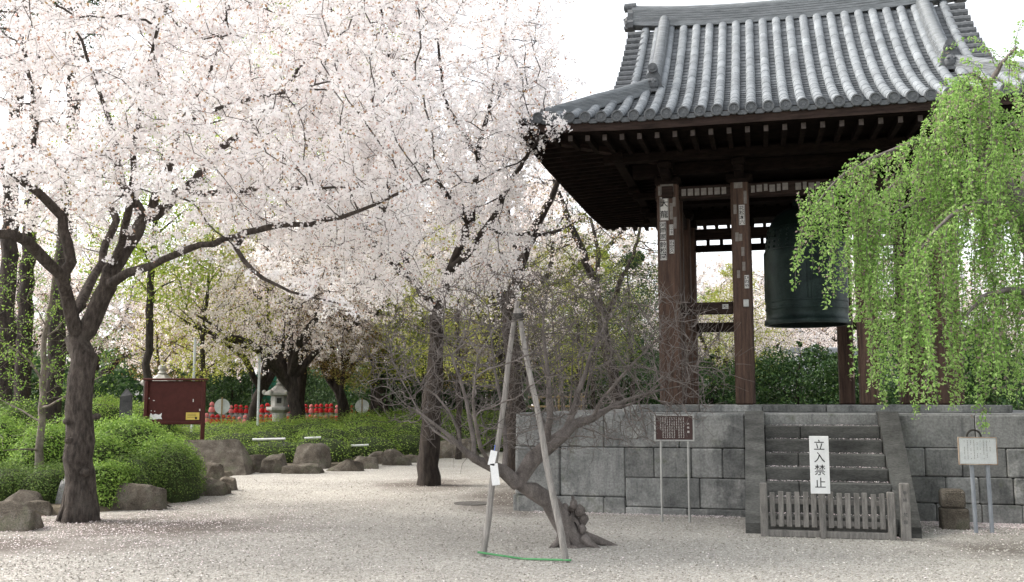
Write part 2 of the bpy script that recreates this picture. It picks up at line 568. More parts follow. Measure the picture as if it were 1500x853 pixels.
# ------------------------------------------------------------------ trees
def tubes_np(chains):
    """chains: list of (pts (k,3), rad (k,)); sides follow thickness. returns P, F(quads)"""
    Ps, Fs, off = [], [], 0
    for pts, rad in chains:
        k = len(pts)
        if k < 2:
            continue
        r0 = rad[0]
        n = 14 if r0 > 0.1 else 9 if r0 > 0.045 else 6 if r0 > 0.015 else 4 if r0 > 0.007 else 3
        t = np.empty_like(pts)
        t[1:-1] = pts[2:] - pts[:-2]
        t[0] = pts[1] - pts[0]
        t[-1] = pts[-1] - pts[-2]
        t = unit(t)
        mean = unit(t.mean(axis=0))
        ref = np.array([1.0, 0, 0]) if abs(mean[0]) < 0.7 else np.array([0, 1.0, 0])
        a = unit(ref - t * (t @ ref)[:, None])
        b = np.cross(t, a)
        th = np.arange(n) * 2 * PI / n
        rr = rad[:, None] * np.ones((1, n))
        if r0 > 0.06:
            s = np.cumsum(np.r_[0, np.linalg.norm(np.diff(pts, axis=0), axis=1)])
            rr = rr * (1 + 0.07 * np.sin(3 * th[None, :] + 2.1 * s[:, None]) + 0.05 * np.sin(5 * th[None, :] - 3.7 * s[:, None]) + 0.05 * np.sin(9 * s[:, None] + th[None, :]))
        ring = pts[:, None, :] + (a[:, None, :] * np.cos(th)[None, :, None] + b[:, None, :] * np.sin(th)[None, :, None]) * rr[:, :, None]
        Ps.append(ring.reshape(-1, 3))
        i = np.arange(k - 1)[:, None] * n
        j = np.arange(n)[None, :]
        j2 = (j + 1) % n
        Fs.append(np.stack([i + j, i + j2, i + n + j2, i + n + j], axis=-1).reshape(-1, 4) + off)
        off += k * n
    return np.concatenate(Ps), np.concatenate(Fs)


class Skeleton:
    """branches: given limbs first, then grown towards attraction points"""

    def __init__(s, limbs, seg=0.22, jit=0.02, rng=RNG):
        P, par, hint = [], [], []
        for limb in limbs:
            pts = np.array([p[:3] for p in limb], float)
            rad = np.array([p[3] for p in limb], float)
            # smooth + resample
            sl = np.r_[0, np.cumsum(np.linalg.norm(np.diff(pts, axis=0), axis=1))]
            n = max(2, int(sl[-1] / seg) + 1)
            q = np.linspace(0, sl[-1], n)
            xs = np.stack([np.interp(q, sl, pts[:, i]) for i in range(3)], axis=1)
            for _ in range(2):
                ys = xs.copy()
                ys[1:-1] = 0.25 * xs[:-2] + 0.5 * xs[1:-1] + 0.25 * xs[2:]
                xs = ys
            rs = np.interp(q, sl, rad)
            xs[1:] += rng.normal(size=(n - 1, 3)) * np.minimum(jit, rs[1:, None] * 0.35)
            if P:
                A = np.array(P)
                k = int(np.argmin(np.linalg.norm(A - xs[0], axis=1)))
                prev, st = k, 1
            else:
                prev, st = -1, 0
            for i in range(st, n):
                P.append(xs[i])
                par.append(prev)
                hint.append(rs[i])
                prev = len(P) - 1
        s.P, s.par, s.hint = P, par, hint
        s.rng = rng

    def grow(s, attr, D=0.22, di=1.6, dk=0.4, iters=80, trop=(0, 0, 0.05), wander=0.25, start=0):
        rng = s.rng
        A = np.asarray(attr, float)
        P = np.array(s.P)
        par = list(s.par)
        cap = 30000
        X = np.zeros((cap, 3))
        X[:len(P)] = P
        n = len(P)
        nd = np.full(len(A), 1e9)
        ni = np.zeros(len(A), int)
        new = np.arange(start, n)
        kids = np.zeros(cap, int)
        trop = np.array(trop)
        for it in range(iters):
            for c in range(0, len(new), 400):
                blk = new[c:c + 400]
                d = np.linalg.norm(A[:, None, :] - X[blk][None, :, :], axis=2)
                j = np.argmin(d, axis=1)
                dm = d[np.arange(len(A)), j]
                up = dm < nd
                nd[up] = dm[up]
                ni[up] = blk[j[up]]
            alive = nd > dk
            A, nd, ni = A[alive], nd[alive], ni[alive]
            if len(A) == 0:
                break
            act = nd < di
            if not act.any():
                # pull the nearest ones anyway
                act = nd < nd.min() * 1.15
            acc = np.zeros((n, 3))
            np.add.at(acc, ni[act], unit(A[act] - X[ni[act]]))
            ids = np.unique(ni[act])
            ids = ids[kids[ids] < 3]
            if len(ids) == 0:
                break
            dr = unit(unit(acc[ids]) + trop + wander * rng.normal(size=(len(ids), 3)))
            newp = X[ids] + dr * D
            m = len(ids)
            if n + m > cap:
                break
            X[n:n + m] = newp
            par.extend(ids.tolist())
            kids[ids] += 1
            s.hint.extend([0.0] * m)
            new = np.arange(n, n + m)
            n += m
        s.P = X[:n]
        s.par = par

    def finish(s, r0=0.006, ex=2.3):
        P = np.asarray(s.P)
        par = np.array(s.par)
        n = len(P)
        acc = np.zeros(n)
        rad = np.zeros(n)
        hint = np.array(s.hint)
        nk = np.zeros(n, int)
        for i in range(n - 1, -1, -1):
            r = acc[i] ** (1 / ex) if acc[i] > 0 else r0
            if hint[i] > 0:
                r = hint[i]
            rad[i] = r
            p = par[i]
            if p >= 0:
                acc[p] += r ** ex
                nk[p] += 1
        # a grown child may not be thicker than its parent
        for i in range(n):
            p = par[i]
            if p >= 0 and rad[i] > rad[p]:
                rad[i] = rad[p]
        kids = [[] for _ in range(n)]
        for i in range(n):
            if par[i] >= 0:
                kids[par[i]].append(i)
        chains = []
        stack = [(0, None)]
        while stack:
            i, pre = stack.pop()
            ch = [] if pre is None else [pre]
            while True:
                ch.append(i)
                k = kids[i]
                if not k:
                    break
                k = sorted(k, key=lambda q: -rad[q])
                for q in k[1:]:
                    stack.append((q, i))
                i = k[0]
            pts = P[ch]
            rr = rad[ch].copy()
            if pre is not None and len(rr) > 1:
                rr[0] = rr[1] * 1.15
            chains.append((pts, rr))
        s.rad, s.chains, s.tips = rad, chains, nk == 0
        d = np.zeros((n, 3))
        ok = par >= 0
        d[ok] = P[ok] - P[par[ok]]
        s.dir = unit(d + 1e-6)
        s.P = P
        return s


def twigs(sk, rmax, per, length, rng=RNG, up=0.15, rt=0.003, rmin=0.0):
    """short side shoots from the thin branches: returns chains (list) and start, end arrays"""
    idx = np.where((sk.rad < rmax) & (sk.rad >= rmin))[0]
    idx = np.repeat(idx, per) if isinstance(per, int) else idx[rng.random(len(idx)) < per]
    n = len(idx)
    d = unit(sk.dir[idx] * 0.7 + rand_dir(n, rng) + np.array([0, 0, up]))
    L = length * (0.4 + 0.9 * rng.random((n, 1)))
    a = sk.P[idx] + 0.1 * rng.normal(size=(n, 1)) * sk.dir[idx]
    mid = a + d * L * 0.5 + rng.normal(size=(n, 3)) * L * 0.06
    e = a + d * L + rng.normal(size=(n, 3)) * L * 0.1
    ring = np.array([[1, 0, 0], [-0.5, 0.87, 0], [-0.5, -0.87, 0]])
    ref = np.where(np.abs(d[:, :1]) < 0.7, np.array([[1.0, 0, 0]]), np.array([[0, 1.0, 0]]))
    x = unit(np.cross(d, ref))
    y = np.cross(d, x)
    off = x[:, None, :] * ring[None, :, :1] + y[:, None, :] * ring[None, :, 1:2]
    P = np.stack([a[:, None] + off * rt, mid[:, None] + off * rt * 0.8, e[:, None] + off * rt * 0.45], axis=1).reshape(-1, 3)
    base = np.arange(n)[:, None] * 9
    q = []
    for i in range(2):
        for j in range(3):
            j2 = (j + 1) % 3
            q.append([i * 3 + j, i * 3 + j2, i * 3 + 3 + j2, i * 3 + 3 + j])
    F = (base[:, :, None] + np.array(q)[None]).reshape(-1, 4)
    return a, e, P, F


def blossoms(starts, ends, clusters, per, csize=0.055, fsize=0.034, rng=RNG, shade=None):
    """flower clusters along shoots"""
    n = len(starts)
    t = rng.random((n, clusters, 1)) ** 0.8
    C = starts[:, None] + (ends - starts)[:, None] * t + rng.normal(size=(n, clusters, 3)) * 0.02
    C = C.reshape(-1, 3)
    m = len(C)
    d = rand_dir(m * per, rng)
    P = np.repeat(C, per, axis=0) + d * csize * (0.5 + 0.6 * rng.random((m * per, 1)))
    Nn = d + 0.5 * rng.normal(size=d.shape)
    return leaf_quads(P, Nn, fsize, fsize * 0.92, 0.12, rng=rng)


def merge(*parts):
    Ps, Fs, o = [], [], 0
    for P, F in parts:
        Ps.append(P)
        Fs.append(F + o)
        o += len(P)
    return np.concatenate(Ps), np.concatenate(Fs)


def in_ellipsoid(n, c, r, rng=RNG):
    d = rand_dir(n, rng) * (rng.random((n, 1)) ** (1 / 3.0))
    return np.array(c) + d * np.array(r)


def layered_gaps(A, sc, thr, seed):
    """keep points where a flattened noise is high: sprays in layers with gaps between"""
    o_ = seed * 13.7
    k_ = np.array([noise.noise(Vector((p[0] * sc + o_, p[1] * sc, p[2] * sc * 2.1))) for p in A])
    return A[k_ > thr]


def L(*pts):
    """limb from (px, py, depth, radius) measured on the photo"""
    return [(*at(p[0], p[1], p[2]), p[3]) for p in pts]


def make_tree(name, label, cat, base, limbs, attr, bark, grow_kw, leaf=None, r0=0.006, group=None, flare=None, ex=2.3):
    """thing > trunk (with its branches) and crown; leaf(sk) returns list of (partname, P, F, mat, tint)"""
    root = thing(name, label, cat, base, 0, group)
    b = np.array(base)
    sk = Skeleton(limbs)
    if attr is not None:
        sk.grow(attr, **grow_kw)
    sk.finish(r0=r0, ex=ex)
    sets = [tubes_np(sk.chains)]
    out = leaf(sk) if leaf else []
    for o in list(out):
        if o[0] == 'twig':
            sets.append((o[1], o[2]))
    P, F = merge(*sets)
    np_obj('trunk', P - b, F, bark, root, smooth=True)
    for o in out:
        if o[0] != 'twig':
            np_obj(o[0], o[1] - b, o[2], o[3], root, tint=o[4] if len(o) > 4 else None)
    return root, sk


# ------------------------------------------------------------------ lettering
_fc = bpy.data.curves.new('glyph', 'FONT')
_fo = bpy.data.objects.new('glyph', _fc)
COL.objects.link(_fo)
_cache = {}


def glyph(ch, weight=0.0):
    if (ch, weight) not in _cache:
        _fc.body = ch
        _fc.offset = weight
        _fc.resolution_u = 3
        bpy.context.view_layer.update()
        dg = bpy.context.evaluated_depsgraph_get()
        ev = _fo.evaluated_get(dg)
        me = ev.to_mesh()
        v = [tuple(p.co) for p in me.vertices]
        f = [list(p.vertices) for p in me.polygons]
        ev.to_mesh_clear()
        if v:
            x0, x1 = min(p[0] for p in v), max(p[0] for p in v)
            y0, y1 = min(p[1] for p in v), max(p[1] for p in v)
            v = [(p[0] - (x0 + x1) / 2, p[1] - (y0 + y1) / 2) for p in v]
        _cache[(ch, weight)] = (v, f)
    return _cache[(ch, weight)]


def write_down(mb, text, x, ztop, size, y, pitch=None, weight=0.0, sx=1.0):
    """vertical writing in the x-z plane of the board, facing -y"""
    pitch = pitch or size
    for i, ch in enumerate(text):
        v, f = glyph(ch, weight)
        if not v:
            continue
        cz = ztop - pitch * (i + 0.5)
        mb.add([(x + p[0] * size * sx, y, cz + p[1] * size) for p in v], f)


# ================================================================== GROUND
def sheet(name, poly, z, mat):
    mb = MB()
    mb.add([(x, y, z) for x, y in poly], [list(range(len(poly)))])
    return structure(mb.build(name, mat))


def gravel_mat():
    m, nt, b = new_mat('gravel')
    geo = N(nt, 'ShaderNodeNewGeometry')
    v = N(nt, 'ShaderNodeTexVoronoi', Scale=55.0)
    nt.links.new(geo.outputs['Position'], v.inputs['Vector'])
    sep = N(nt, 'ShaderNodeSeparateColor')
    nt.links.new(v.outputs['Color'], sep.inputs[0])
    r = ramp(nt, [(0.0, (0.20, 0.187, 0.163)), (0.3, (0.325, 0.307, 0.275)), (0.7, (0.41, 0.39, 0.353)), (1.0, (0.54, 0.52, 0.475))], sep.outputs[0])
    big = N(nt, 'ShaderNodeTexNoise', Scale=0.45, Detail=6.0, Roughness=0.6)
    nt.links.new(geo.outputs['Position'], big.inputs['Vector'])
    mr = N(nt, 'ShaderNodeMapRange')
    mr.inputs[1].default_value = 0.3
    mr.inputs[2].default_value = 0.7
    mr.inputs[3].default_value = 0.78
    mr.inputs[4].default_value = 1.16
    nt.links.new(big.outputs[0], mr.inputs[0])
    mx = N(nt, 'ShaderNodeMix', data_type='RGBA', blend_type='MULTIPLY')
    mx.inputs[0].default_value = 1
    nt.links.new(r.outputs[0], mx.inputs[6])
    nt.links.new(mr.outputs[0], mx.inputs[7])
    # bare earth around the cherry tree and by the right end of the platform
    soil = N(nt, 'ShaderNodeTexNoise', Scale=1.1, Detail=7.0, Roughness=0.65)
    nt.links.new(geo.outputs['Position'], soil.inputs['Vector'])
    masks = []
    for (cx, cy, rx, ry) in ((-4.9, 13.4, 2.6, 1.7), (-6.2, 11.6, 2.6, 1.0), (6.3, 11.3, 2.2, 1.0), (0.3, 17.2, 1.3, 3.5), (-1.7, 20.2, 1.4, 1.8)):
        sub = N(nt, 'ShaderNodeVectorMath', operation='SUBTRACT')
        nt.links.new(geo.outputs['Position'], sub.inputs[0])
        sub.inputs[1].default_value = (cx, cy, 0)
        dv = N(nt, 'ShaderNodeVectorMath', operation='DIVIDE')
        nt.links.new(sub.outputs[0], dv.inputs[0])
        dv.inputs[1].default_value = (rx, ry, 1)
        ln = N(nt, 'ShaderNodeVectorMath', operation='LENGTH')
        nt.links.new(dv.outputs[0], ln.inputs[0])
        masks.append(ln.outputs['Value'])
    cur = masks[0]
    for q in masks[1:]:
        mn = N(nt, 'ShaderNodeMath', operation='MINIMUM')
        nt.links.new(cur, mn.inputs[0])
        nt.links.new(q, mn.inputs[1])
        cur = mn.outputs[0]
    ad = N(nt, 'ShaderNodeMath', operation='MULTIPLY_ADD')
    nt.links.new(soil.outputs[0], ad.inputs[0])
    ad.inputs[1].default_value = 1.6
    nt.links.new(cur, ad.inputs[2])
    r2 = ramp(nt, [(0.0, (0.9, 0.9, 0.9)), (0.62, (0.85, 0.85, 0.85)), (0.98, (0, 0, 0))], ad.outputs[0])
    sc = N(nt, 'ShaderNodeMath', operation='MULTIPLY')
    sc.inputs[1].default_value = 0.55
    nt.links.new(ad.outputs[0], sc.inputs[0])
    nt.links.new(sc.outputs[0], r2.inputs[0])
    mx2 = N(nt, 'ShaderNodeMix', data_type='RGBA')
    nt.links.new(r2.outputs[0], mx2.inputs[0])
    nt.links.new(mx.outputs[2], mx2.inputs[6])
    mx2.inputs[7].default_value = (0.10, 0.08, 0.066, 1)
    nt.links.new(mx2.outputs[2], b.inputs['Base Color'])
    b.inputs['Roughness'].default_value = 0.95
    bp = N(nt, 'ShaderNodeBump', Strength=0.7, Distance=0.02)
    nt.links.new(v.outputs['Distance'], bp.inputs['Height'])
    nt.links.new(bp.outputs[0], b.inputs['Normal'])
    return m


M['gravel'] = gravel_mat()
M['soil'] = surf('garden_soil', (0.06, 0.05, 0.035), (0.15, 0.125, 0.09), 4, 0.95, 0.6, fine=0.3)
sheet('ground', [(-500, -40), (500, -40), (500, 900), (-500, 900)], 0.0, M['gravel'])

# planting bed behind the border rocks
bed_edge = [(-14, 12.6), (-7.6, 13.3), (-6.6, 14.6), (-5.6, 15.6), (-5.4, 17.2), (-5.6, 18.8), (-6.2, 21.5), (-6.2, 23.6), (-4.8, 24.6),
            (-3.0, 27.3), (-1.5, 30.6), (-0.4, 34.0), (-1.5, 38), (-14, 39), (-30, 38), (-30, 12)]
mb = MB()
n = len(bed_edge)
cx, cy = -12, 25
mb.add([(x, y, -0.02) for x, y in bed_edge] + [(x + (cx - x) * 0.02, y + (cy - y) * 0.02, 0.09) for x, y in bed_edge],
       [[i, (i + 1) % n, n + (i + 1) % n, n + i] for i in range(n)] + [[n + i for i in range(n)]])
structure(mb.build('planting_bed', M['soil']))

# ================================================================== STONE PLATFORM
RZ = -ANG
plat = thing('stone_platform', 'square platform of large grey stone blocks carrying the bell tower', 'platform', (TC[0], TC[1], 0), RZ)


def lo(t, d, z):
    return (t - HW, d - HW, z)


PT = 1.47


def block(mb, t0, t1, z0, z1, side=0):
    """one wall block with a chamfered, slightly battered face"""
    g = 0.004
    dep = 0.10
    bt = 0.055 * (PT - (z0 + z1) / 2) / PT
    rv = random.uniform(-0.012, 0.012)
    c = (0.5 * (t0 + t1) - HW, -HW + dep / 2 - bt + rv, 0.5 * (z0 + z1))
    R = Matrix.Rotation(side * PI / 2, 3, 'Z')
    m2 = MB()
    m2.cbox(c, (t1 - t0 - 2 * g, dep, z1 - z0 - 2 * g), random.uniform(0.008, 0.02), rot=Matrix.Rotation(random.uniform(-0.006, 0.006), 3, 'Y'))
    mb.add([R @ Vector(p) for p in m2.v], m2.f, random.random())


core = MB()
core.lohi((-HW + 0.05, -HW + 0.05, -0.1), (HW - 0.05, HW - 0.05, PT - 0.015))
core.build('wall_core', M['mortar'], plat)
wall = MB()


def course(pxs, z0, z1):
    ts = [wall_t(p) for p in pxs]
    for a, b in zip(ts[:-1], ts[1:]):
        block(wall, a, b, z0 + 0, z1 + 0)


wall_t0 = wall_t(757)
course([758, 884, 994, 1090], 0.96, 1.455)
course([758, 820, 915], 0.235, 0.96)
course([915, 957, 1011, 1057, 1090], 0.53, 0.96)
course([915, 969, 1023, 1090], 0.10, 0.53)
course([758, 812, 884, 915], -0.15, 0.235)
course([915, 1004, 1090], -0.15, 0.10)
course([1308, 1427, 1540, 1640, 1710], 1.00, 1.455)
course([1308, 1351, 1405, 1470, 1545, 1630, 1710], 0.61, 1.00)
course([1308, 1380, 1428, 1478, 1560, 1650, 1710], 0.25, 0.61)
course([1308, 1364, 1430, 1488, 1590, 1710], -0.15, 0.25)
tA, tB = wall_t(1090), wall_t(1308)
for z0, z1 in ((-0.15, 0.3), (0.3, 0.8), (0.8, 1.25), (1.25, 1.455)):
    block(wall, tA, tB, z0, z1)
block(wall, wall_t(1710), W, -0.15, 0.7)
block(wall, wall_t(1710), W, 0.7, 1.455)
for side in (1, 2, 3):
    for z0, z1 in ((-0.15, 0.24), (0.24, 0.56), (0.56, 0.97), (0.97, 1.455)):
        t = 0.0
        while t < W - 0.2:
            w = random.uniform(0.7, 1.6)
            t1 = min(W, t + w)
            if W - t1 < 0.4:
                t1 = W
            block(wall, t, t1, z0, z1, side)
            t = t1
wall.build('block_wall', M['stone'], plat)
top = MB()
top.cbox((0, 0, PT - 0.02), (W - 0.06, W - 0.06, 0.04), 0.012)
top.build('paving', M['stone'], plat)
kerb = MB()
k = HW - 1.43
for side in range(4):
    R = Matrix.Rotation(side * PI / 2, 3, 'Z')
    x = -k
    while x < k - 0.1:
        x1 = min(k, x + random.uniform(0.9, 1.7))
        if k - x1 < 0.4:
            x1 = k
        m2 = MB()
        m2.cbox(((x + x1) / 2, -k + 0.2, PT + 0.055), (x1 - x - 0.012, 0.4, 0.12), 0.015)
        kerb.add([R @ Vector(p) for p in m2.v], m2.f, random.random())
        x = x1
kerb.build('plinth_kerb', M['stone'], plat)
fl = MB()
fl.cbox((0, 0, PT + 0.045), (2 * k - 0.7, 2 * k - 0.7, 0.10), 0.01)
fl.build('plinth_floor', M['stone'], plat)

# ---- stairs
stair = thing('stone_stairs', 'steep grey stone steps with sloping side walls up to the bell platform', 'stairs', (TC[0], TC[1], 0), RZ)
tL0, tL1, tR0, tR1 = 3.40, 3.66, 5.20, 5.46
tops = [1.30, 1.12, 0.94, 0.77, 0.60, 0.42, 0.235]
for i, z in enumerate(tops):
    s = MB()
    d1 = -0.255 * i - 0.02
    x = tL1 + 0.004
    cut = random.uniform(3.9, 4.9)
    for a, b in ((tL1 + 0.004, cut), (cut + 0.006, tR0 - 0.004)):
        s.cbox(((a + b) / 2 - HW, d1 - 0.16 - HW, z - 0.1), (b - a, 0.32, 0.2), 0.014, tint=random.random())
    s.build('step', M['step_stone'], stair)
lnd = MB()
lnd.cbox(((tL1 + tR0) / 2 - HW, 0.06 - HW, 1.385), (tR0 - tL1 - 0.01, 0.16, 0.165), 0.015)
lnd.build('step', M['stone'], stair)
for a, b in ((tL0, tL1), (tR0, tR1)):
    s = MB()
    # side profile, in two stones
    cuts = [(0.10, PT + 0.03), (-0.18, PT + 0.03), (-1.05, 0.78), (-1.86, 0.13), (-1.86, -0.1)]
    for p0, p1 in ((0, 2), (2, 3)):
        pr = [cuts[i] for i in range(p0, p1 + 1)]
        lowd, hid = pr[-1][0], pr[0][0]
        poly = [(hid - 0.003, -0.1)] + [(min(d, hid - 0.003), z) for d, z in pr] + [(lowd, -0.1)]
        nn = len(poly)
        vs = [(a - HW, d - HW, z) for d, z in poly] + [(b - HW, d - HW, z) for d, z in poly]
        s.add(vs, [list(range(nn)), [nn + i for i in range(nn)][::-1]] + [[i, nn + i, nn + (i + 1) % nn, (i + 1) % nn] for i in range(nn)], random.random())
    s.build('cheek_wall', M['step_stone'], stair)

# ================================================================== BELL TOWER
tower = thing('bell_tower', 'open timber bell tower with grey tiled hip and gable roof on the stone platform', 'bell tower', (TC[0], TC[1], 0), RZ)
PB = PT + 0.115
pg = [2.17 - HW, 3.37 - HW, 5.53 - HW, 6.53 - HW + 0.0]
pg[3] = -pg[0]
pg[2] = -pg[1]
pillar_xy = [(x, y) for x in pg for y in pg if abs(x) > 2 or abs(y) > 2]
PILL = {}
for (x, y) in pillar_xy:
    big = abs(x) > 2 and abs(y) > 2
    w = 0.37 if big else 0.30
    p = MB()
    p.cbox((x, y, (PB + 5.5) / 2), (w, w, 5.5 - PB), 0.03)
    PILL[(round(x, 2), round(y, 2))] = (p.build('pillar', M['wood'], tower), w)

# tie rails low between paired pillars, head beams, upper beams
def beam(name, a, b, z0, z1, wd, mat=None):
    m2 = MB()
    a, b = Vector((*a, 0)), Vector((*b, 0))
    c = (a + b) / 2
    Ln = (b - a).length
    ang = math.atan2((b - a).y, (b - a).x)
    m2.cbox((0, 0, 0), (Ln, wd, z1 - z0), 0.012)
    o = m2.build(name, mat or M['wood_h'], tower)
    o.location = (c.x, c.y, (z0 + z1) / 2)
    o.rotation_euler = (0, 0, ang)
    return o


for sy in (-1, 1):
    y = sy * -pg[0]
    for (xa, xb) in ((pg[0] + 0.19, pg[1] - 0.155), (pg[2] + 0.155, pg[3] - 0.19)):
        beam('tie_rail', (xa, y), (xb, y), 3.10, 3.30, 0.16)
        beam('tie_rail', (y, xa), (y, xb), 3.10, 3.30, 0.16)
    beam('head_beam', (pg[0] - 0.22, y), (pg[3] + 0.22, y), 5.08, 5.30, 0.20 + 0.005)
    beam('head_beam', (y, pg[0] - 0.22), (y, pg[3] + 0.22), 5.085, 5.295, 0.19)
    beam('upper_beam', (pg[0] - 0.6, y + 0.0), (pg[3] + 0.6, y), 5.50, 5.72, 0.26, M['wood_shaded'])
    beam('upper_beam', (y, pg[0] - 0.6), (y, pg[3] + 0.6), 5.505, 5.715, 0.25, M['wood_shaded'])
    beam('eave_purlin', (pg[0] - 1.0, y + sy * 0.75), (pg[3] + 1.0, y + sy * 0.75), 5.60, 5.76, 0.18, M['wood_shaded'])
    beam('eave_purlin', (y + sy * 0.75, pg[0] - 1.0), (y + sy * 0.75, pg[3] + 1.0), 5.605, 5.755, 0.17, M['wood_shaded'])
# rear slotted transom: little struts between the two beams at the back
yb = -pg[0]
beam('transom_beam', (pg[0], yb + 0.001), (pg[3], yb + 0.001), 4.82, 4.955, 0.15, M['wood_shaded'])
for i in range(15):
    x = pg[0] + 0.28 * (i + 0.6)
    m2 = MB()
    m2.box((x, yb, 5.02), (0.07, 0.10, 0.118))
    m2.build('transom_strut', M['wood_shaded'], tower)
# bracket blocks on the pillars
for (x, y) in pillar_xy:
    if abs(y) > 2 or abs(x) > 2:
        m2 = MB()
        m2.cbox((x, y, 5.40), (0.44, 0.44, 0.18), 0.05)
        ox = (0.0, math.copysign(0.42, y)) if abs(y) > 2 else (math.copysign(0.42, x), 0.0)
        m2.cbox((x + ox[0] * 0.75, y + ox[1] * 0.75, 5.435), (0.16 + abs(ox[0]) * 1.7, 0.16 + abs(ox[1]) * 1.7, 0.12), 0.02)
        m2.cbox((x + ox[0] * 1.75, y + ox[1] * 1.75, 5.54), (0.22, 0.22, 0.11), 0.03)
        m2.build('bracket', M['wood_shaded'], tower)
# inner beam grid that carries the bell, and a board ceiling
beam('bell_beam', (-2.2, 0.1), (2.2, 0.1), 5.42, 5.80, 0.34, M['wood_shaded'])
beam('cross_beam', (pg[1], -2.0), (pg[1], 2.0), 5.30, 5.498, 0.22, M['wood_shaded'])
beam('cross_beam', (pg[2], -2.0), (pg[2], 2.0), 5.30, 5.498, 0.22, M['wood_shaded'])
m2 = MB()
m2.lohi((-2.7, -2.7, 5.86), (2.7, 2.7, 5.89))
m2.build('ceiling', M['wood_shaded'], tower)

# ---- roof
EZ = 5.98


def lift(t, d):
    e = min(t, W - t)
    return 0.09 * max(0, 1 - e / 2.4) ** 2 * max(0, 1 - d / 3.0)


def hz(t, d):
    return EZ + 0.362 * d + 0.079 * d * d + lift(t, d)


VERGE, GAB, DR = 1.36, 2.0, 4.28
roof_pan, roof_roll, roof_ends = MB(), MB(), []


def side_map(side):
    R = Matrix.Rotation(side * PI / 2, 3, 'Z')
    return lambda t, d, z: R @ Vector((t - HW, d - HW, z))


SP = 0.25
for side in range(4):
    mp = side_map(side)
    roof_end = MB()
    roof_ends.append(roof_end)
    gable = side in (1, 3)
    nroll = int(W / 2 / SP)
    ts = [HW + (i) * SP for i in range(-nroll, nroll + 1)]

    def dmax(t):
        e = min(t, W - t)
        if gable:
            return min(e, GAB + 0.1)
        return e if e < VERGE else DR

    # pans
    for t in [x + SP / 2 for x in ts[:-1]] + []:
        dm = dmax(t)
        rows = max(1, int(dm / 0.125))
        pr = [(-SP / 2, 0.0), (-0.06, -0.035), (0.06, -0.035), (SP / 2, 0.0)]
        for r_ in range(rows):
            d0, d1 = r_ * 0.125, min(dm, (r_ + 1) * 0.125 + 0.02)
            vs, zz = [], 0.024
            for (o_, q) in pr:
                vs.append(mp(t + o_, d0, hz(t, d0) + q + zz))
            for (o_, q) in pr:
                vs.append(mp(t + o_, d1, hz(t, d1) + q + 0.002))
            for (o_, q) in pr:
                vs.append(mp(t + o_, d0 + 0.003, hz(t, d0) + q - 0.03))
            fs = [[0, 1, 5, 4], [1, 2, 6, 5], [2, 3, 7, 6], [8, 9, 1, 0], [9, 10, 2, 1], [10, 11, 3, 2]]
            roof_pan.add(vs, fs, random.random())
        # hanging lip at the eave
        if dm > 0.2:
            vs = [mp(t + o_, -0.02, hz(t, 0) + q) for o_, q in ((-0.1, 0.02), (-0.05, -0.015), (0.05, -0.015), (0.1, 0.02), (0.1, -0.05), (0.05, -0.085), (-0.05, -0.085), (-0.1, -0.05))]
            vs += [mp(t + o_, 0.02, hz(t, 0) + q) for o_, q in ((-0.1, 0.02), (-0.05, -0.015), (0.05, -0.015), (0.1, 0.02), (0.1, -0.05), (0.05, -0.085), (-0.05, -0.085), (-0.1, -0.05))]
            roof_end.add(vs, [[0, 1, 6, 7], [1, 2, 5, 6], [2, 3, 4, 5]] + [[i, (i + 1) % 8, 8 + (i + 1) % 8, 8 + i] for i in range(8)])
    # rolls
    for t in ts:
        dm = dmax(t)
        if dm < 0.1:
            continue
        d = -0.03
        while d < dm - 0.02:
            d1 = min(dm, d + 0.29)
            tn = random.random()
            vs = []
            for (dd, rr) in ((d, 0.079), (d + 0.02, 0.0805), (d1, 0.0725)):
                for k_ in range(9):
                    a = PI * (k_ / 8.0) * 1.16 - 0.08 * PI
                    vs.append(mp(t + math.cos(a) * rr, dd, hz(t, max(dd, 0)) + 0.012 + math.sin(a) * rr))
            fs = []
            for i in range(2):
                for k_ in range(8):
                    fs.append([i * 9 + k_, i * 9 + k_ + 1, i * 9 + 9 + k_ + 1, i * 9 + 9 + k_])
            fs.append([k_ for k_ in range(9)])
            roof_roll.add(vs, fs, tn)
            d = d1
        # round end tile with rim and boss
        c = mp(t, -0.045, hz(t, 0) + 0.012)
        ax = (mp(t, 1, 0) - mp(t, 0, 0)).normalized()
        sx = (mp(t + 1, 0, 0) - mp(t, 0, 0)).normalized()
        for (r0_, r1_, y0, y1) in ((0.09, 0.09, 0.0, 0.05),):
            prof = [(0.0, 0.012), (0.03, 0.008), (0.034, 0.014), (0.066, 0.014), (0.07, -0.004), (0.09, 0.0), (0.09, 0.06)]
            nn = 14
            vs, fs = [], []
            for (r_, y_) in prof:
                for k_ in range(nn):
                    a = 2 * PI * k_ / nn
                    vs.append(c + sx * math.cos(a) * max(r_, 0.001) + Vector((0, 0, 1)) * math.sin(a) * max(r_, 0.001) + ax * y_)
            for i in range(len(prof) - 1):
                for k_ in range(nn):
                    k2 = (k_ + 1) % nn
                    fs.append([i * nn + k_, i * nn + k2, (i + 1) * nn + k2, (i + 1) * nn + k_])
            roof_end.add(vs, fs)
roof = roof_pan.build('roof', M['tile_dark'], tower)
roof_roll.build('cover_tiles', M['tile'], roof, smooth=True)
for q in roof_ends:
    q.build('eave_tile_row', M['tile_end'], roof)

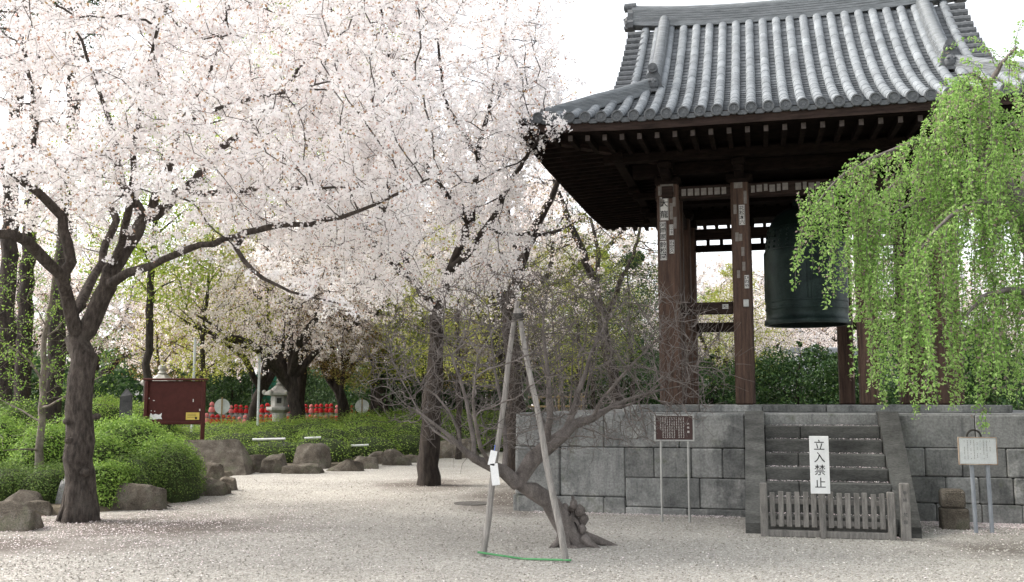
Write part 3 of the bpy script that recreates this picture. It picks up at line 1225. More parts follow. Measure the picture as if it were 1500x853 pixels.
# roof underside boarding so the tiles are not seen from below
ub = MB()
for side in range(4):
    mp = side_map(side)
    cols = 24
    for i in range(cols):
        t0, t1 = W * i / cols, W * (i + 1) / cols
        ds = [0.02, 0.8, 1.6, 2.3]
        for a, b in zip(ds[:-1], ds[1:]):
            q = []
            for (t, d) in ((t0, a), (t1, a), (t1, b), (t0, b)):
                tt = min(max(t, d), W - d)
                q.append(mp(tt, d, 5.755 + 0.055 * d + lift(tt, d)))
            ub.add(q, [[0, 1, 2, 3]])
ub.build('soffit', M['wood_shaded'], tower)


def layered(w, h, n, roll):
    """section of a tile ridge: stacked courses and a round top"""
    L_ = []
    for i in range(n):
        z0, z1 = h * i / n, h * (i + 1) / n
        ww = w * (1 - 0.18 * i / n)
        L_ += [(ww, z0 + 0.003), (ww, z1 - 0.008), (ww - 0.012, z1 - 0.008), (ww - 0.012, z1 + 0.003)]
    arc = [(roll * math.cos(a), h + 0.01 + roll * math.sin(a)) for a in [PI * k / 8 for k in range(9)]]
    R_ = [(-x, z) for x, z in L_[::-1]]
    return [(w, -0.06)] + L_ + arc + R_ + [(-w, -0.06)]


zr = hz(HW, DR)
RX = HW - VERGE + 0.02


def rz_(x):
    return zr + 0.16 * (abs(x) / RX) ** 2.4


mr = MB()
mr.sweep([(RX * (i / 16.0 - 1), 0, rz_(RX * (i / 16.0 - 1))) for i in range(33)], layered(0.15, 0.30, 6, 0.085))
mr.build('main_ridge', M['tile_ridge'], roof)


def oni(loc, yaw, s):
    """ridge-end ornament tile: shouldered plate, mask boss, round tile above"""
    m3 = MB()
    pl = [(-0.17, 0), (-0.2, 0.10), (-0.15, 0.16), (-0.15, 0.3), (-0.09, 0.4), (0.09, 0.4), (0.15, 0.3), (0.15, 0.16), (0.2, 0.10), (0.17, 0)]
    nn = len(pl)
    vs = [(x * s, -0.06 * s, z * s) for x, z in pl] + [(x * s, 0.05 * s, z * s) for x, z in pl]
    m3.add(vs, [list(range(nn)), [nn + i for i in range(nn)][::-1]] + [[i, nn + i, nn + (i + 1) % nn, (i + 1) % nn] for i in range(nn)])
    m3.ellipsoid((0, -0.08 * s, 0.17 * s), (0.11 * s, 0.07 * s, 0.12 * s), 12, 6)
    m3.ellipsoid((-0.05 * s, -0.13 * s, 0.21 * s), (0.03 * s, 0.03 * s, 0.03 * s), 8, 5)
    m3.ellipsoid((0.05 * s, -0.13 * s, 0.21 * s), (0.03 * s, 0.03 * s, 0.03 * s), 8, 5)
    m3.box((0, -0.1 * s, 0.03 * s), (0.2 * s, 0.08 * s, 0.05 * s))
    m3.tube([(0, -0.13 * s, 0.47 * s), (0, 0.1 * s, 0.47 * s)], 0.09 * s, 14)
    m3.tube([(0, -0.145 * s, 0.47 * s), (0, -0.13 * s, 0.47 * s)], 0.05 * s, 10)
    o = m3.build('ridge_end_ornament', M['tile_end'], roof)
    o.location = loc
    o.rotation_euler = (0, 0, yaw)
    return o


for sgn in (-1, 1):
    oni((sgn * (RX + 0.03), 0, zr + 0.05), -sgn * -PI / 2, 1.0)
    for fb in (0, 2):
        mp = side_map(fb)
        # descending ridge
        tt = 1.97 if sgn < 0 else W - 1.97
        path = [mp(tt, d, hz(tt, d) + 0.05) for d in np.linspace(1.93, DR - 0.05, 12)]
        m3 = MB()
        m3.sweep(path, layered(0.115, 0.17, 3, 0.085))
        m3.build('descending_ridge', M['tile_ridge'], roof)
        oni(mp(tt, 1.90, hz(tt, 1.9) - 0.04), fb * PI / 2, 0.92)
        # corner ridge
        path = []
        for q in np.linspace(0.34, 1.95, 12):
            t2 = q if sgn < 0 else W - q
            path.append(mp(t2, q, hz(t2, q) - 0.07 + 0.10 * min(1, (q - 0.34) / 0.7)))
        m3 = MB()
        m3.sweep(path, layered(0.10, 0.13, 3, 0.08))
        m3.build('corner_ridge', M['tile_ridge'], roof)
        # verge: short rolls that stick out sideways up the gable edge
        m3 = MB()
        te = VERGE - 0.02 if sgn < 0 else W - VERGE + 0.02
        for d in np.arange(1.95, DR, 0.2):
            z = hz(HW, d) + 0.01
            a = mp(te + (0.25 if sgn < 0 else -0.25), d, z - 0.02)
            b = mp(te - (0.08 if sgn < 0 else -0.08), d, z - 0.02)
            m3.tube([a, b], 0.078, 10)
        m3.build('verge_tiles', M['tile_end'], roof)
        # bargeboard and gable
        m3 = MB()
        tb = VERGE + 0.02 if sgn < 0 else W - VERGE - 0.02
        path = [mp(tb, d, hz(HW, d) - 0.33) for d in np.linspace(1.6, DR + 0.07, 10)]
        m3.sweep(path, [(-0.04, 0), (0.04, 0), (0.04, 0.24), (-0.04, 0.24)])
        m3.build('bargeboard', M['wood_h'], roof)
    m3 = MB()
    x = sgn * (HW - 1.95)
    pts = [(-(HW - d), hz(HW, d) - 0.06) for d in np.linspace(1.6, DR, 8)]
    pts = pts + [(-a, z) for a, z in pts[::-1]]
    nn = len(pts)
    m3.add([(x, a, z) for a, z in pts] + [(x - sgn * 0.1, a, z) for a, z in pts], [list(range(nn)), [nn + i for i in range(nn)][::-1]] + [[i, nn + i, nn + (i + 1) % nn, (i + 1) % nn] for i in range(nn)])
    m3.build('gable_wall', M['wood_h'], roof)

# eave boards following the upturned corners
for side in range(4):
    mp = side_map(side)
    tl = list(np.linspace(0, W, 25))

    def edge(dd, zoff):
        return [mp(min(max(t, dd), W - dd), dd, zoff + lift(t, 0)) for t in tl]
    f1 = MB()
    f1.sweep(edge(0.05, 5.775), [(-0.035, 0), (0.035, 0), (0.035, 0.155), (-0.035, 0.155)])
    f1.build('eave_board', M['wood_h'], tower)
    f2 = MB()
    f2.sweep(edge(0.02, 5.875), [(-0.03, 0.055), (0.03, 0.055), (0.03, 0.105), (-0.03, 0.105)])
    f2.build('tile_batten', M['wood_shaded'], tower)
# rafters: front and left shown one by one, the other two sides as one part each
rest = MB()
for side in range(4):
    mp = side_map(side)
    R = Matrix.Rotation(side * PI / 2, 3, 'Z')
    nr = 31
    for i in range(nr):
        t = 0.3 + (W - 0.6) * i / (nr - 1)
        e = min(t, W - t)
        dm = min(2.15, max(0.45, e))
        a = mp(t, 0.13, 5.70 + lift(t, 0.13))
        b = mp(t, dm, 5.70 + 0.05 * dm + lift(t, dm))
        dirv = b - a
        q = dirv.to_track_quat('X', 'Z').to_matrix()
        m3 = MB() if side in (0, 3) else rest
        m3.box((a + b) / 2, (dirv.length, 0.075, 0.10), q)
        if side in (0, 3):
            o = m3.build('rafter', M['wood_shaded'], tower)
            if side == 0:
                m4 = MB()
                m4.box(a - dirv.normalized() * 0.004, (0.008, 0.066, 0.09), q)
                m4.build('end_grain', M['endgrain'], o)
rr = rest.build('rear_rafters', M['wood_shaded'], tower)
rr['kind'] = 'stuff'
for sx in (-1, 1):
    for sy in (-1, 1):
        m3 = MB()
        a, b = Vector((sx * (HW - 0.08), sy * (HW - 0.08), 5.72 + 0.15)), Vector((sx * 2.1, sy * 2.1, 5.78))
        m3.box((a + b) / 2, ((b - a).length, 0.16, 0.17), (b - a).to_track_quat('X', 'Z').to_matrix())
        m3.build('hip_rafter', M['wood_h'], tower)

# ---- paper slips pasted on pillars and beam
def slip(x, y, zc, w, h, text=None, old=False, size=None):
    m3 = MB()
    m3.box((0, 0, 0), (w, 0.004, h))
    o = m3.build('paper_slip', M['paper_old'] if old else M['paper'], tower)
    o.location = (x, y - 0.004, zc)
    if text:
        m4 = MB()
        sz = size or min(w * 0.92, h / len(text) * 0.95)
        write_down(m4, text, 0, h / 2 - 0.01, sz, -0.0045, pitch=(h - 0.02) / len(text), weight=0.012)
        m4.build('brush_writing', M['ink'], o)
        b4 = MB()
        for bx in (-w / 2 + 0.008, w / 2 - 0.008):
            b4.box((bx, -0.0035, 0), (0.006, 0.003, h - 0.012))
        b4.build('border_line', M['ink'], o)
    return o


def zrow(py, d=2.0):
    return py


yf = pg[0] - 0.185
x1 = pg[0]
slip(x1 - 0.06, yf, 4.91, 0.145, 0.40, '大龍')
slip(x1 - 0.085, yf, 4.53, 0.105, 0.31, '河岡家')
slip(x1 - 0.085, yf, 4.19, 0.115, 0.33, '鈴松園')
slip(x1 + 0.055, yf, 4.54, 0.07, 0.18, '三十子')
slip(x1 + 0.06, yf, 4.25, 0.085, 0.23, '石定久')
for (ox, z, w, h) in ((-0.10, 5.02, 0.06, 0.14), (0.06, 4.86, 0.055, 0.28), (-0.06, 5.28, 0.12, 0.24), (0.05, 5.30, 0.10, 0.22), (0.11, 5.02, 0.05, 0.16), (0.12, 4.66, 0.05, 0.2), (-0.13, 5.22, 0.05, 0.16)):
    slip(x1 + ox, yf, z, w, h, None, True)
x2 = pg[1]
yf2 = pg[0] - 0.15
slip(x2 + 0.03, yf2, 4.75, 0.10, 0.34, '花松本六')
slip(x2 + 0.08, yf2, 3.62, 0.075, 0.22, 'ひのや')
for (ox, z, w, h) in ((-0.06, 4.38, 0.055, 0.15), (0.0, 4.37, 0.05, 0.12), (0.03, 4.13, 0.05, 0.15), (0.04, 3.88, 0.05, 0.15), (-0.05, 3.75, 0.05, 0.13), (-0.02, 5.30, 0.14, 0.18), (-0.08, 4.85, 0.05, 0.16), (0.09, 5.05, 0.05, 0.22)):
    slip(x2 + ox, yf2, z, w, h, None, True)
yf3 = pg[0] - 0.106
for i in range(7):
    slip(pg[0] + 0.27 + i * 0.112, yf3, 5.19, 0.09 if i % 2 else 0.075, 0.12, None, True)
for i in range(17):
    if i in (6, 11):
        continue
    slip(pg[1] + 0.22 + i * 0.105, yf3, 5.19 + 0.01 * ((i * 7) % 3), 0.06 + 0.03 * ((i * 5) % 2), 0.12, None, True)
slip(pg[0] + 0.92, pg[0] - 0.082, 3.22, 0.10, 0.075, '松')
m3 = MB()
m3.cbox((x2 + 0.06, yf2 - 0.02, 3.26), (0.09, 0.04, 0.13), 0.01)
m3.build('meter_box', M['steel'], tower)

# ================================================================== BELL
bell = thing('temple_bell', 'large dark green bronze bell hanging in the open tower', 'bell', (*tw(4.50, 4.35, 0)[:2], 3.05), RZ)
prof = [(0.70, 0.12), (0.695, 0.005), (0.72, 0.0), (0.768, 0.0), (0.772, 0.05), (0.76, 0.09), (0.742, 0.11), (0.735, 0.2), (0.742, 0.27), (0.752, 0.275), (0.752, 0.30), (0.741, 0.305),
        (0.741, 0.40), (0.750, 0.405), (0.750, 0.43), (0.741, 0.435), (0.744, 0.9), (0.742, 1.2), (0.735, 1.36), (0.742, 1.365), (0.742, 1.385), (0.730, 1.39), (0.71, 1.6), (0.675, 1.78), (0.68, 1.785), (0.676, 1.805), (0.66, 1.81), (0.60, 1.95), (0.50, 2.08), (0.34, 2.18), (0.15, 2.22), (0.02, 2.225)]
mb = MB()
mb.lathe(prof, 56)
mb.build('bell_body', M['bronze'], bell, smooth=True)
mb, bs0 = MB(), None
for row in range(4):
    z = 1.44 + row * 0.095
    r = np.interp(z, [p[1] for p in prof[17:]], [p[0] for p in prof[17:]])
    for q in range(4):
        for c_ in range(6):
            a = q * PI / 2 + 0.25 + c_ * 0.21
            if bs0 is None:
                mb.ellipsoid((0, 0, 0), (0.028, 0.028, 0.024), 8, 5)
                bs0 = bo = mb.build('boss', M['bronze'], bell, smooth=True)
            else:
                bo = bs0.copy()
                COL.objects.link(bo)
            bo.location = (r * math.cos(a), r * math.sin(a), z)
for q in range(4):
    a = q * PI / 2 + 0.04
    mb = MB()
    for da in (-0.05, 0.05):
        mb.tube([(0.744 * math.cos(a + da), 0.744 * math.sin(a + da), 0.44), (0.743 * math.cos(a + da), 0.743 * math.sin(a + da), 1.36)], 0.012, 6)
    mb.build('vertical_band', M['bronze'], bell)
mb = MB()
pts = [(0.16 * math.cos(a), 0, 2.2 + 0.26 * math.sin(a)) for a in np.linspace(0, PI, 12)]
mb.tube(pts, 0.05, 8)
mb.build('suspension_loop', M['bronze'], bell, smooth=True)

# ================================================================== BORDER ROCKS
def rock(px0, px1, py0, py1, label, mat='rock', depth=0.8, yoff=0.0, angular=0.25, seed=0, group='rocks bordering the planting bed'):
    base = gnd((px0 + px1) / 2, py1)
    Y = base.y + yoff
    w = (px1 - px0) / 1458.0 * Y
    h = (py1 - py0) / 1458.0 * Y
    rg = np.random.default_rng(1040 + seed)
    pts = unit(rg.normal(size=(17, 3)))
    pts = pts * (np.abs(pts) ** 4.5).sum(axis=1, keepdims=True) ** (-1 / 4.5) * rg.uniform(0.86, 1.0, (17, 1))
    pts = np.concatenate([pts, np.array([[x, y, -1.0] for x in (-0.97, 0.97) for y in (-0.9, 0.9)])])
    bm = bmesh.new()
    for q in pts:
        bm.verts.new(q)
    bmesh.ops.convex_hull(bm, input=bm.verts)
    for vtx in [v_ for v_ in bm.verts if not v_.link_faces]:
        bm.verts.remove(vtx)
    bmesh.ops.bevel(bm, geom=list(bm.edges), offset=0.09, segments=2, profile=0.6, affect='EDGES')
    bmesh.ops.triangulate(bm, faces=bm.faces)
    bmesh.ops.subdivide_edges(bm, edges=bm.edges, cuts=2, use_grid_fill=True)
    ph = float(rg.random() * 50)
    bm.normal_update()
    for v_ in bm.verts:
        c_ = v_.co
        k_ = noise.fractal(Vector((c_.x * 1.6 + ph, c_.y * 1.6, c_.z * 1.6)), 0.9, 2.1, 4)
        v_.co = c_ + v_.normal * 0.085 * k_
    vs = np.array([tuple(v_.co) for v_ in bm.verts])
    bm.verts.index_update()
    fs = [[v_.index for v_ in f_.verts] for f_ in bm.faces]
    bm.free()
    lo_, hi_ = vs.min(axis=0), vs.max(axis=0)
    vs = (vs - (lo_ + hi_) / 2) / (hi_ - lo_)
    vs[:, 0] *= w * 1.26
    vs[:, 1] *= max(w * depth, h * 0.9)
    vs[:, 2] = (vs[:, 2] + 0.5) * (h * 1.52) - h * 0.47
    mb = MB()
    mb.add(vs, fs, float(rg.random()))
    o = mb.build('rock', M[mat], None, smooth=True)
    o.location = (base.x, Y + max(w * depth, h * 0.9) * 0.35, 0)
    return tag(o, label, 'rock', group)


ROCKS = [
    (-45, 35, 738, 778, 'big rounded rock at the left edge on the gravel, nearest of the border'),
    (-20, 47, 722, 756, 'flat brown rock just behind the nearest rock at the left edge'),
    (40, 69, 735, 756, 'small brown stone wedged left of the pale grey boulder'),
    (155, 177, 722, 747, 'small upright stone between the cherry trunk and a sloping brown rock'),
    (172, 254, 711, 747, 'sloping brown rock right of the front cherry trunk below the azaleas'),
    (230, 268, 698, 722, 'grey brown rock half tucked under the dark azalea'),
    (258, 322, 697, 726, 'wide brown rock with two humps beside the gravel edge'),
    (251, 277, 720, 733, 'little low stone on the gravel in front of the two humped rock'),
    (292, 326, 680, 706, 'squarish brown rock below the big flat dark slab'),
    (318, 342, 700, 719, 'small blocky rock at the corner where the bed turns back'),
    (246, 350, 649, 697, 'big dark slab of rock with a flat sloping top'),
    (344, 386, 666, 692, 'low mossy rock directly right of the big dark slab'),
    (383, 420, 667, 693, 'brown rock with ferns around it, between a mossy and a flat rock'),
    (416, 464, 680, 694, 'very low flat rock lying under the tall rounded rock'),
    (430, 476, 652, 687, 'tall rounded grey rock standing out of the hedge foot'),
    (474, 528, 667, 692, 'broad low rock right of the tall rounded grey rock'),
    (518, 550, 670, 687, 'dark narrow rock in the middle of the hedge foot'),
    (540, 563, 663, 684, 'upright tan stone between two low rocks'),
    (562, 598, 659, 682, 'tilted brown rock left of the second cherry trunk'),
    (592, 615, 665, 678, 'small low rock touching the second cherry trunk on its left'),
    (596, 616, 651, 666, 'dark squarish rock set back behind the second cherry trunk'),
    (640, 694, 645, 671, 'wide rough rock right of the second cherry trunk'),
    (676, 718, 639, 662, 'brown block of rock behind the plum branches'),
    (712, 748, 636, 655, 'last small rock of the border beside the far trunk'),
]
for i, (a, b, c, d, lab) in enumerate(ROCKS):
    rock(a, b, c, d, lab, seed=i)
rock(74, 150, 692, 750, 'large pale grey boulder behind the front cherry trunk', 'rock_grey', 0.6, 0.35, seed=51)

# ================================================================== SHRUBS AND HEDGE
def shrub(name, label, cat, blobs, mat, count, leaf, base, group=None, pw=2.6, stems=True, jit=0.05, wide=0.5, up=0.8, clump=0.05):
    """blobs: (x, y, z, rx, ry, rz) rounded masses; leaves cover their joint surface"""
    root = thing(name, label, cat, base, 0, group)
    b0 = np.array(base)
    B = np.array(blobs, float)
    area = (B[:, 3] * B[:, 4] + B[:, 3] * B[:, 5] + B[:, 4] * B[:, 5])
    Ps, Ns = [], []
    for i, b in enumerate(B):
        n_ = int(count * area[i] / area.sum())
        d = rand_dir(n_)
        d[:, 2] = np.where(d[:, 2] < -0.35, -d[:, 2], d[:, 2])
        r = (np.abs(d) ** pw).sum(axis=1) ** (-1 / pw)
        bump = 1 + 0.05 * np.sin(d[:, 0] * 7 + i) * np.cos(d[:, 1] * 6 - i) + 0.035 * np.sin(d[:, 0] * 17 + d[:, 2] * 13 + i) 
        q = d * (r * bump)[:, None]
        w_ = b[:3] + q * b[3:]
        cl = np.sin(w_[:, 0] * 6.1 + 1.7 * np.sin(w_[:, 2] * 5)) * np.sin(w_[:, 1] * 6.7 + w_[:, 2] * 4.1) + 0.6 * np.sin(w_[:, 0] * 14 + w_[:, 2] * 11) * np.sin(w_[:, 1] * 13)
        q = q * (1 + clump * cl[:, None] / b[3:])
        p = b[:3] + q * b[3:]
        nn = unit(d / b[3:] ** 1.0)
        keep = np.ones(n_, bool)
        for j, c in enumerate(B):
            if j != i:
                e = (np.abs((p - c[:3]) / (c[3:] * 0.93)) ** pw).sum(axis=1)
                keep &= e > 1
        keep &= p[:, 2] > 0.1
        Ps.append(p[keep])
        Ns.append(nn[keep])
    P = np.concatenate(Ps)
    Nn = np.concatenate(Ns)
    P = P + RNG.normal(size=P.shape) * jit - Nn * (RNG.random((len(P), 1)) ** 2) * jit * 2.2
    v, f = leaf_quads(P, Nn + 0.75 * RNG.normal(size=P.shape) + np.array([0, 0, up]), leaf, leaf * wide, 0.12)
    np_obj('foliage', v - b0, f, mat, root)
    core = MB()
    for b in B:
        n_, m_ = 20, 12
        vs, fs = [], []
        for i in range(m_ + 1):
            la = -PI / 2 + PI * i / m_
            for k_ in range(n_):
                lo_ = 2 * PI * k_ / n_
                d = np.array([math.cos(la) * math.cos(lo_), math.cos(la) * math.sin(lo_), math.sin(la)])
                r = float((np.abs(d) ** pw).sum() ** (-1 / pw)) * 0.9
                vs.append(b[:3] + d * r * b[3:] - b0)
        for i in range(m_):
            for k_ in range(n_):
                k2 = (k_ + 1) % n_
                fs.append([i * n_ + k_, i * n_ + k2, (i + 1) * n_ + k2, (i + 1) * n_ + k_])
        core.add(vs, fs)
    core.build('twigs', M['shrub_core'], root)  # solid dark filling, not modelled twigs; blocks see-through as painted inner shade
    return root


def blob(px, py, Y, rx, ry, rz):
    p = at(px, py, Y)
    return (p.x, p.y, p.z, rx, ry, rz)


def B_(px0, px1, pytop, Y, ry, zlo=0.15):
    """blob whose outline spans px0..px1 with its top at pytop when its middle is at depth Y"""
    c = at((px0 + px1) / 2, pytop, Y)
    rx = (px1 - px0) / 2 / 1458.0 * Y
    rz = (c.z - zlo)
    return (c.x, Y, zlo, rx, ry, rz)


SH = 'azaleas in the left bed'
shrub('azalea_shrub', 'large bright green azalea mound right of the front cherry trunk', 'shrub', [B_(120, 262, 613, 18.0, 1.3), B_(200, 290, 643, 17.4, 1.0), B_(110, 200, 640, 16.8, 0.8)], M['leaf_azalea'], 26000, 0.055, (-6.9, 17.6, 0.2), SH, pw=2.1)
shrub('azalea_shrub', 'bright green azalea spreading out of frame at the left behind the thin sapling', 'shrub', [B_(-120, 60, 604, 18.5, 1.6), B_(30, 125, 622, 18.2, 1.2)], M['leaf_azalea'], 26000, 0.055, (-9.2, 18.4, 0.2), SH, pw=2.1)
shrub('azalea_shrub', 'darker close clipped azalea at the right tip of the left bed', 'shrub', [B_(203, 296, 655, 17.0, 0.75), B_(160, 240, 668, 16.4, 0.5)], M['leaf_azalea_dark'], 16000, 0.035, (-6.0, 16.8, 0.2), SH, pw=2.2)
shrub('azalea_shrub', 'low dark clipped azalea band left of the front cherry trunk', 'shrub', [B_(-60, 60, 683, 15.9, 0.7), B_(40, 110, 684, 15.9, 0.6)], M['leaf_azalea_dark'], 20000, 0.035, (-7.7, 15.9, 0.2), SH, pw=3)
shrub('azalea_shrub', 'small bright azalea cushion just right of the front cherry trunk', 'shrub', [B_(120, 196, 680, 15.7, 0.5)], M['leaf_azalea'], 9000, 0.045, (-6.4, 15.7, 0.2), SH, pw=2.3)
shrub('azalea_shrub', 'tiny green azalea tuft between stones below the mound', 'shrub', [B_(172, 226, 690, 15.9, 0.35)], M['leaf_azalea_dark'], 3500, 0.035, (-6.1, 15.9, 0.15), SH, pw=2.2)
shrub('azalea_shrub', 'yellow green clipped azalea behind the dark stone pillar', 'shrub', [B_(100, 200, 583, 27.0, 1.8), B_(170, 262, 590, 27.5, 1.6)], M['leaf_hedge'], 16000, 0.06, (-10.5, 27, 0.2), SH, pw=2.4)
shrub('azalea_shrub', 'dark leafy shrub at the far left under the tall trunks', 'shrub', [B_(-90, 20, 578, 22.0, 1.5), B_(0, 60, 592, 21.5, 1.2)], M['leaf_azalea_dark'], 16000, 0.06, (-11.3, 22, 0.2), SH, pw=2.2)

hb = []
for row, (dy, rise, ry) in enumerate(((1.0, 31, 1.25), (2.6, 15, 1.7), (4.6, 5, 2.0), (6.8, 0, 2.2))):
    for (px0, px1, pt, fr) in ((200, 310, 624, 23.6), (280, 390, 617, 24.9), (350, 455, 613, 25.7), (420, 520, 609, 26.1), (490, 585, 605, 27.3), (550, 650, 603, 29.0), (620, 715, 603, 31.2), (690, 765, 602, 33.5)):
        o_ = random.uniform(-14, 14)
        hb.append(B_(px0 + o_, px1 + o_, pt + rise + random.uniform(-1.5, 1.5), fr + dy, ry))
hedge = shrub('clipped_hedge', 'long clipped green hedge running behind the border rocks', 'hedge', hb, M['leaf_hedge'], 150000, 0.06, (-4.5, 28.5, 0.2), None, pw=2.5, jit=0.07, clump=0.06, up=1.5)

# white rails half sunk in the hedge front
def rail(px0, px1, py, Y, label, r=0.03):
    a, b = at(px0, py, Y), at(px1, py - 1, Y + 0.05)
    root = thing('white_rail', label, 'rail', ((a.x + b.x) / 2, (a.y + b.y) / 2, 0), 0, 'white rails in the hedge')
    o0 = Vector(root.location)
    mb = MB()
    mb.tube([a - o0, b - o0], r, 10)
    mb.build('rail_bar', M['white_tape'], root)
    for q in (a.lerp(b, 0.12), a.lerp(b, 0.88)):
        mb = MB()
        mb.tube([Vector((q.x, q.y + 0.3, 0.1)) - o0, Vector((q.x, q.y + 0.3, q.z - 0.12)) - o0, q - o0], r * 0.7, 8)
        mb.build('rail_post', M['steel'], root)


rail(370, 418, 644, 25.75, 'longest thin white rail showing in the hedge, leftmost of three')
rail(446, 470, 642, 26.45, 'short white rail in the hedge above the tall rounded rock')
rail(514, 540, 653, 27.2, 'white rail low in the hedge above the broad low rock')

# ================================================================== SIGNS AND SMALL OBJECTS
def face_yaw(p):
    return math.atan2(-p[0], p[1]) * 0.0


# brown information sign
b = gnd(990, 765)
info = thing('information_sign', 'small brown information sign with white text on two steel legs', 'sign', (b.x, b.y, 0), RZ * 0.4)
mb = MB()
mb.cbox((0, 0, 1.275), (0.50, 0.035, 0.335), 0.006)
mb.build('sign_panel', M['sign_brown'], info)
mb = MB()
for (x, z, w, h) in ((0, 1.447, 0.54, 0.022), (0, 1.103, 0.54, 0.022), (-0.262, 1.275, 0.022, 0.322), (0.262, 1.275, 0.022, 0.322)):
    mb.cbox((x, 0, z), (w, 0.05, h), 0.004)
mb.build('frame', M['steel'], info)
for x in (-0.185, 0.185):
    mb = MB()
    mb.tube([(x, 0, -0.1), (x, 0, 1.09)], 0.0165, 10)
    mb.build('leg', M['steel'], info)
mb = MB()
write_down(mb, '大梵鐘', 0.19, 1.36, 0.032, -0.0195, pitch=0.055, weight=0.015)
for c_ in range(11):
    x = 0.125 - c_ * 0.031
    z = 1.415
    zend = 1.13 if c_ not in (3, 10) else 1.25
    while z > zend:
        h = random.uniform(0.012, 0.018)
        for k_ in range(3):
            mb.box((x + random.uniform(-0.003, 0.003), -0.0195, z - k_ * h / 3), (random.uniform(0.008, 0.016), 0.002, 0.0028))
        mb.box((x + random.uniform(-0.005, 0.005), -0.0195, z - h / 2), (0.0025, 0.002, h * 0.8))
        z -= 0.022
mb.build('sign_lettering', M['sign_text'], info)

# rusty white board with hoop
b = gnd(1441, 781)
wb = thing('notice_board', 'small white notice board with rusty edges on two blue grey posts', 'sign', (b.x, b.y, 0), RZ * 0.6)
mb = MB()
mb.cbox((-0.03, -0.02, 1.015), (0.445, 0.03, 0.325), 0.006)
mb.build('sign_panel', M['old_white'], wb)
mb = MB()
for (x, z, w, h) in ((-0.03, 1.183, 0.462, 0.010), (-0.03, 0.847, 0.462, 0.010), (-0.257, 1.015, 0.008, 0.324), (0.197, 1.015, 0.008, 0.324)):
    mb.cbox((x, -0.02, z), (w, 0.04, h), 0.004)
mb.build('frame', M['rust'], wb)
mb = MB()
for i in range(9):
    x = 0.115 - i * 0.038
    z = 1.14
    while z > (0.9 if i else 0.98):
        if random.random() < 0.75:
            mb.box((x, -0.0365, z), (0.006, 0.002, 0.012))
        z -= 0.02
mb.build('faded_lettering', M['paper_old'], wb)
for x in (-0.105, 0.085):
    mb = MB()
    mb.tube([(x + 0.02, 0.015, -0.1), (x, 0.015, 1.15)], 0.026, 12)
    mb.build('post', M['blue_steel'], wb)
mb = MB()
mb.tube([(-0.05 + 0.085 * math.cos(a), 0.03, 1.19 + 0.085 * math.sin(a)) for a in np.linspace(0, PI, 14)], 0.012, 8)
mb.build('hoop', M['rope'], wb)

# keep-out sign and picket fence across the stairs
fc = Vector((3.80, 12.24, 0))
fence = thing('picket_fence', 'low weathered picket fence closing off the stone stairs', 'fence', (fc.x, fc.y, 0), RZ)
FWd = 1.39
mb = MB()
mb.cbox((0, 0.02, 0.04), (FWd + 0.1, 0.09, 0.08), 0.01)
mb.build('bottom_rail', M['fence_wood'], fence)
for z in (0.17, 0.42):
    mb = MB()
    mb.cbox((0, 0.03, z), (FWd - 0.05, 0.035, 0.06), 0.006)
    mb.build('rail', M['fence_wood'], fence)
npk = 14
for i in range(npk):
    x = -FWd / 2 + 0.06 + (FWd - 0.12) * i / (npk - 1)
    wide = i == 6
    mb = MB()
    hh = 0.54 + random.uniform(-0.012, 0.012)
    mb.cbox((x + random.uniform(-0.004, 0.004), -0.003, 0.12 + (hh - 0.12) / 2 - (0.06 if wide else 0)), (0.062 if not wide else 0.08, 0.022, hh - 0.12 + (0.1 if wide else 0)), 0.005, rot=Matrix.Rotation(random.uniform(-0.012, 0.012), 3, 'Y'), tint=random.random())
    mb.build('picket', M['fence_wood'], fence)
for sx, h in ((-1, 0.64), (1, 0.56)):
    mb = MB()
    mb.cbox((sx * (FWd / 2 + 0.04), 0.01, h / 2 - 0.05), (0.09, 0.09, h + 0.1), 0.012)
    mb.build('end_post', M['fence_wood'], fence)
# inscribed wooden stake beside the right cheek wall
s_ = Vector((4.66, 12.02, 0))
stake = thing('inscribed_stake', 'narrow grey wooden stake with carved writing right of the fence', 'stake', (s_.x, s_.y, 0), RZ)
mb = MB()
mb.cbox((0, 0, 0.30), (0.115, 0.07, 0.74), 0.012)
mb.build('stake_body', M['fence_wood'], stake)
mb = MB()
write_down(mb, '奉納 梵鐘', 0, 0.60, 0.05, -0.037, pitch=0.085)
mb.build('carved_writing', M['stone_dark'], stake)
# keep-out board
kp = at(1200.5, 681, fc.y - 0.10)
ko = thing('warning_sign', 'upright white board with four black characters meaning no entry', 'sign', (kp.x, kp.y, 0), RZ * 0.5)
mb = MB()
mb.cbox((0, 0, kp.z), (0.225, 0.018, 0.685), 0.004)
mb.build('sign_panel', M['white_paint'], ko)
mb = MB()
mb.box((0.02, 0.03, kp.z / 2 - 0.02), (0.05, 0.03, kp.z + 0.2))
mb.build('stake', M['fence_wood'], ko)
mb = MB()
write_down(mb, '立入禁止', 0, kp.z + 0.315, 0.135, -0.0105, pitch=0.15, weight=0.004)
mb.build('characters', M['ink'], ko)

# little stone block post
b = gnd(1404, 776)
mb = MB()
mb.cbox((0, 0, 0.10), (0.335, 0.28, 0.33), 0.02, tint=0.35)
mb.cbox((-0.012, 0, 0.38), (0.29, 0.26, 0.225), 0.025, tint=0.75)
mb.cbox((-0.012, 0, 0.48), (0.27, 0.24, 0.05), 0.02, tint=0.7)
o = mb.build('stone_block', M['rock'], None)
o.location = (b.x, b.y + 0.12, 0)
o.rotation_euler = (0, 0, RZ)
tag(o, 'short squared stone post standing against the wall beside the white notice board', 'stone post')

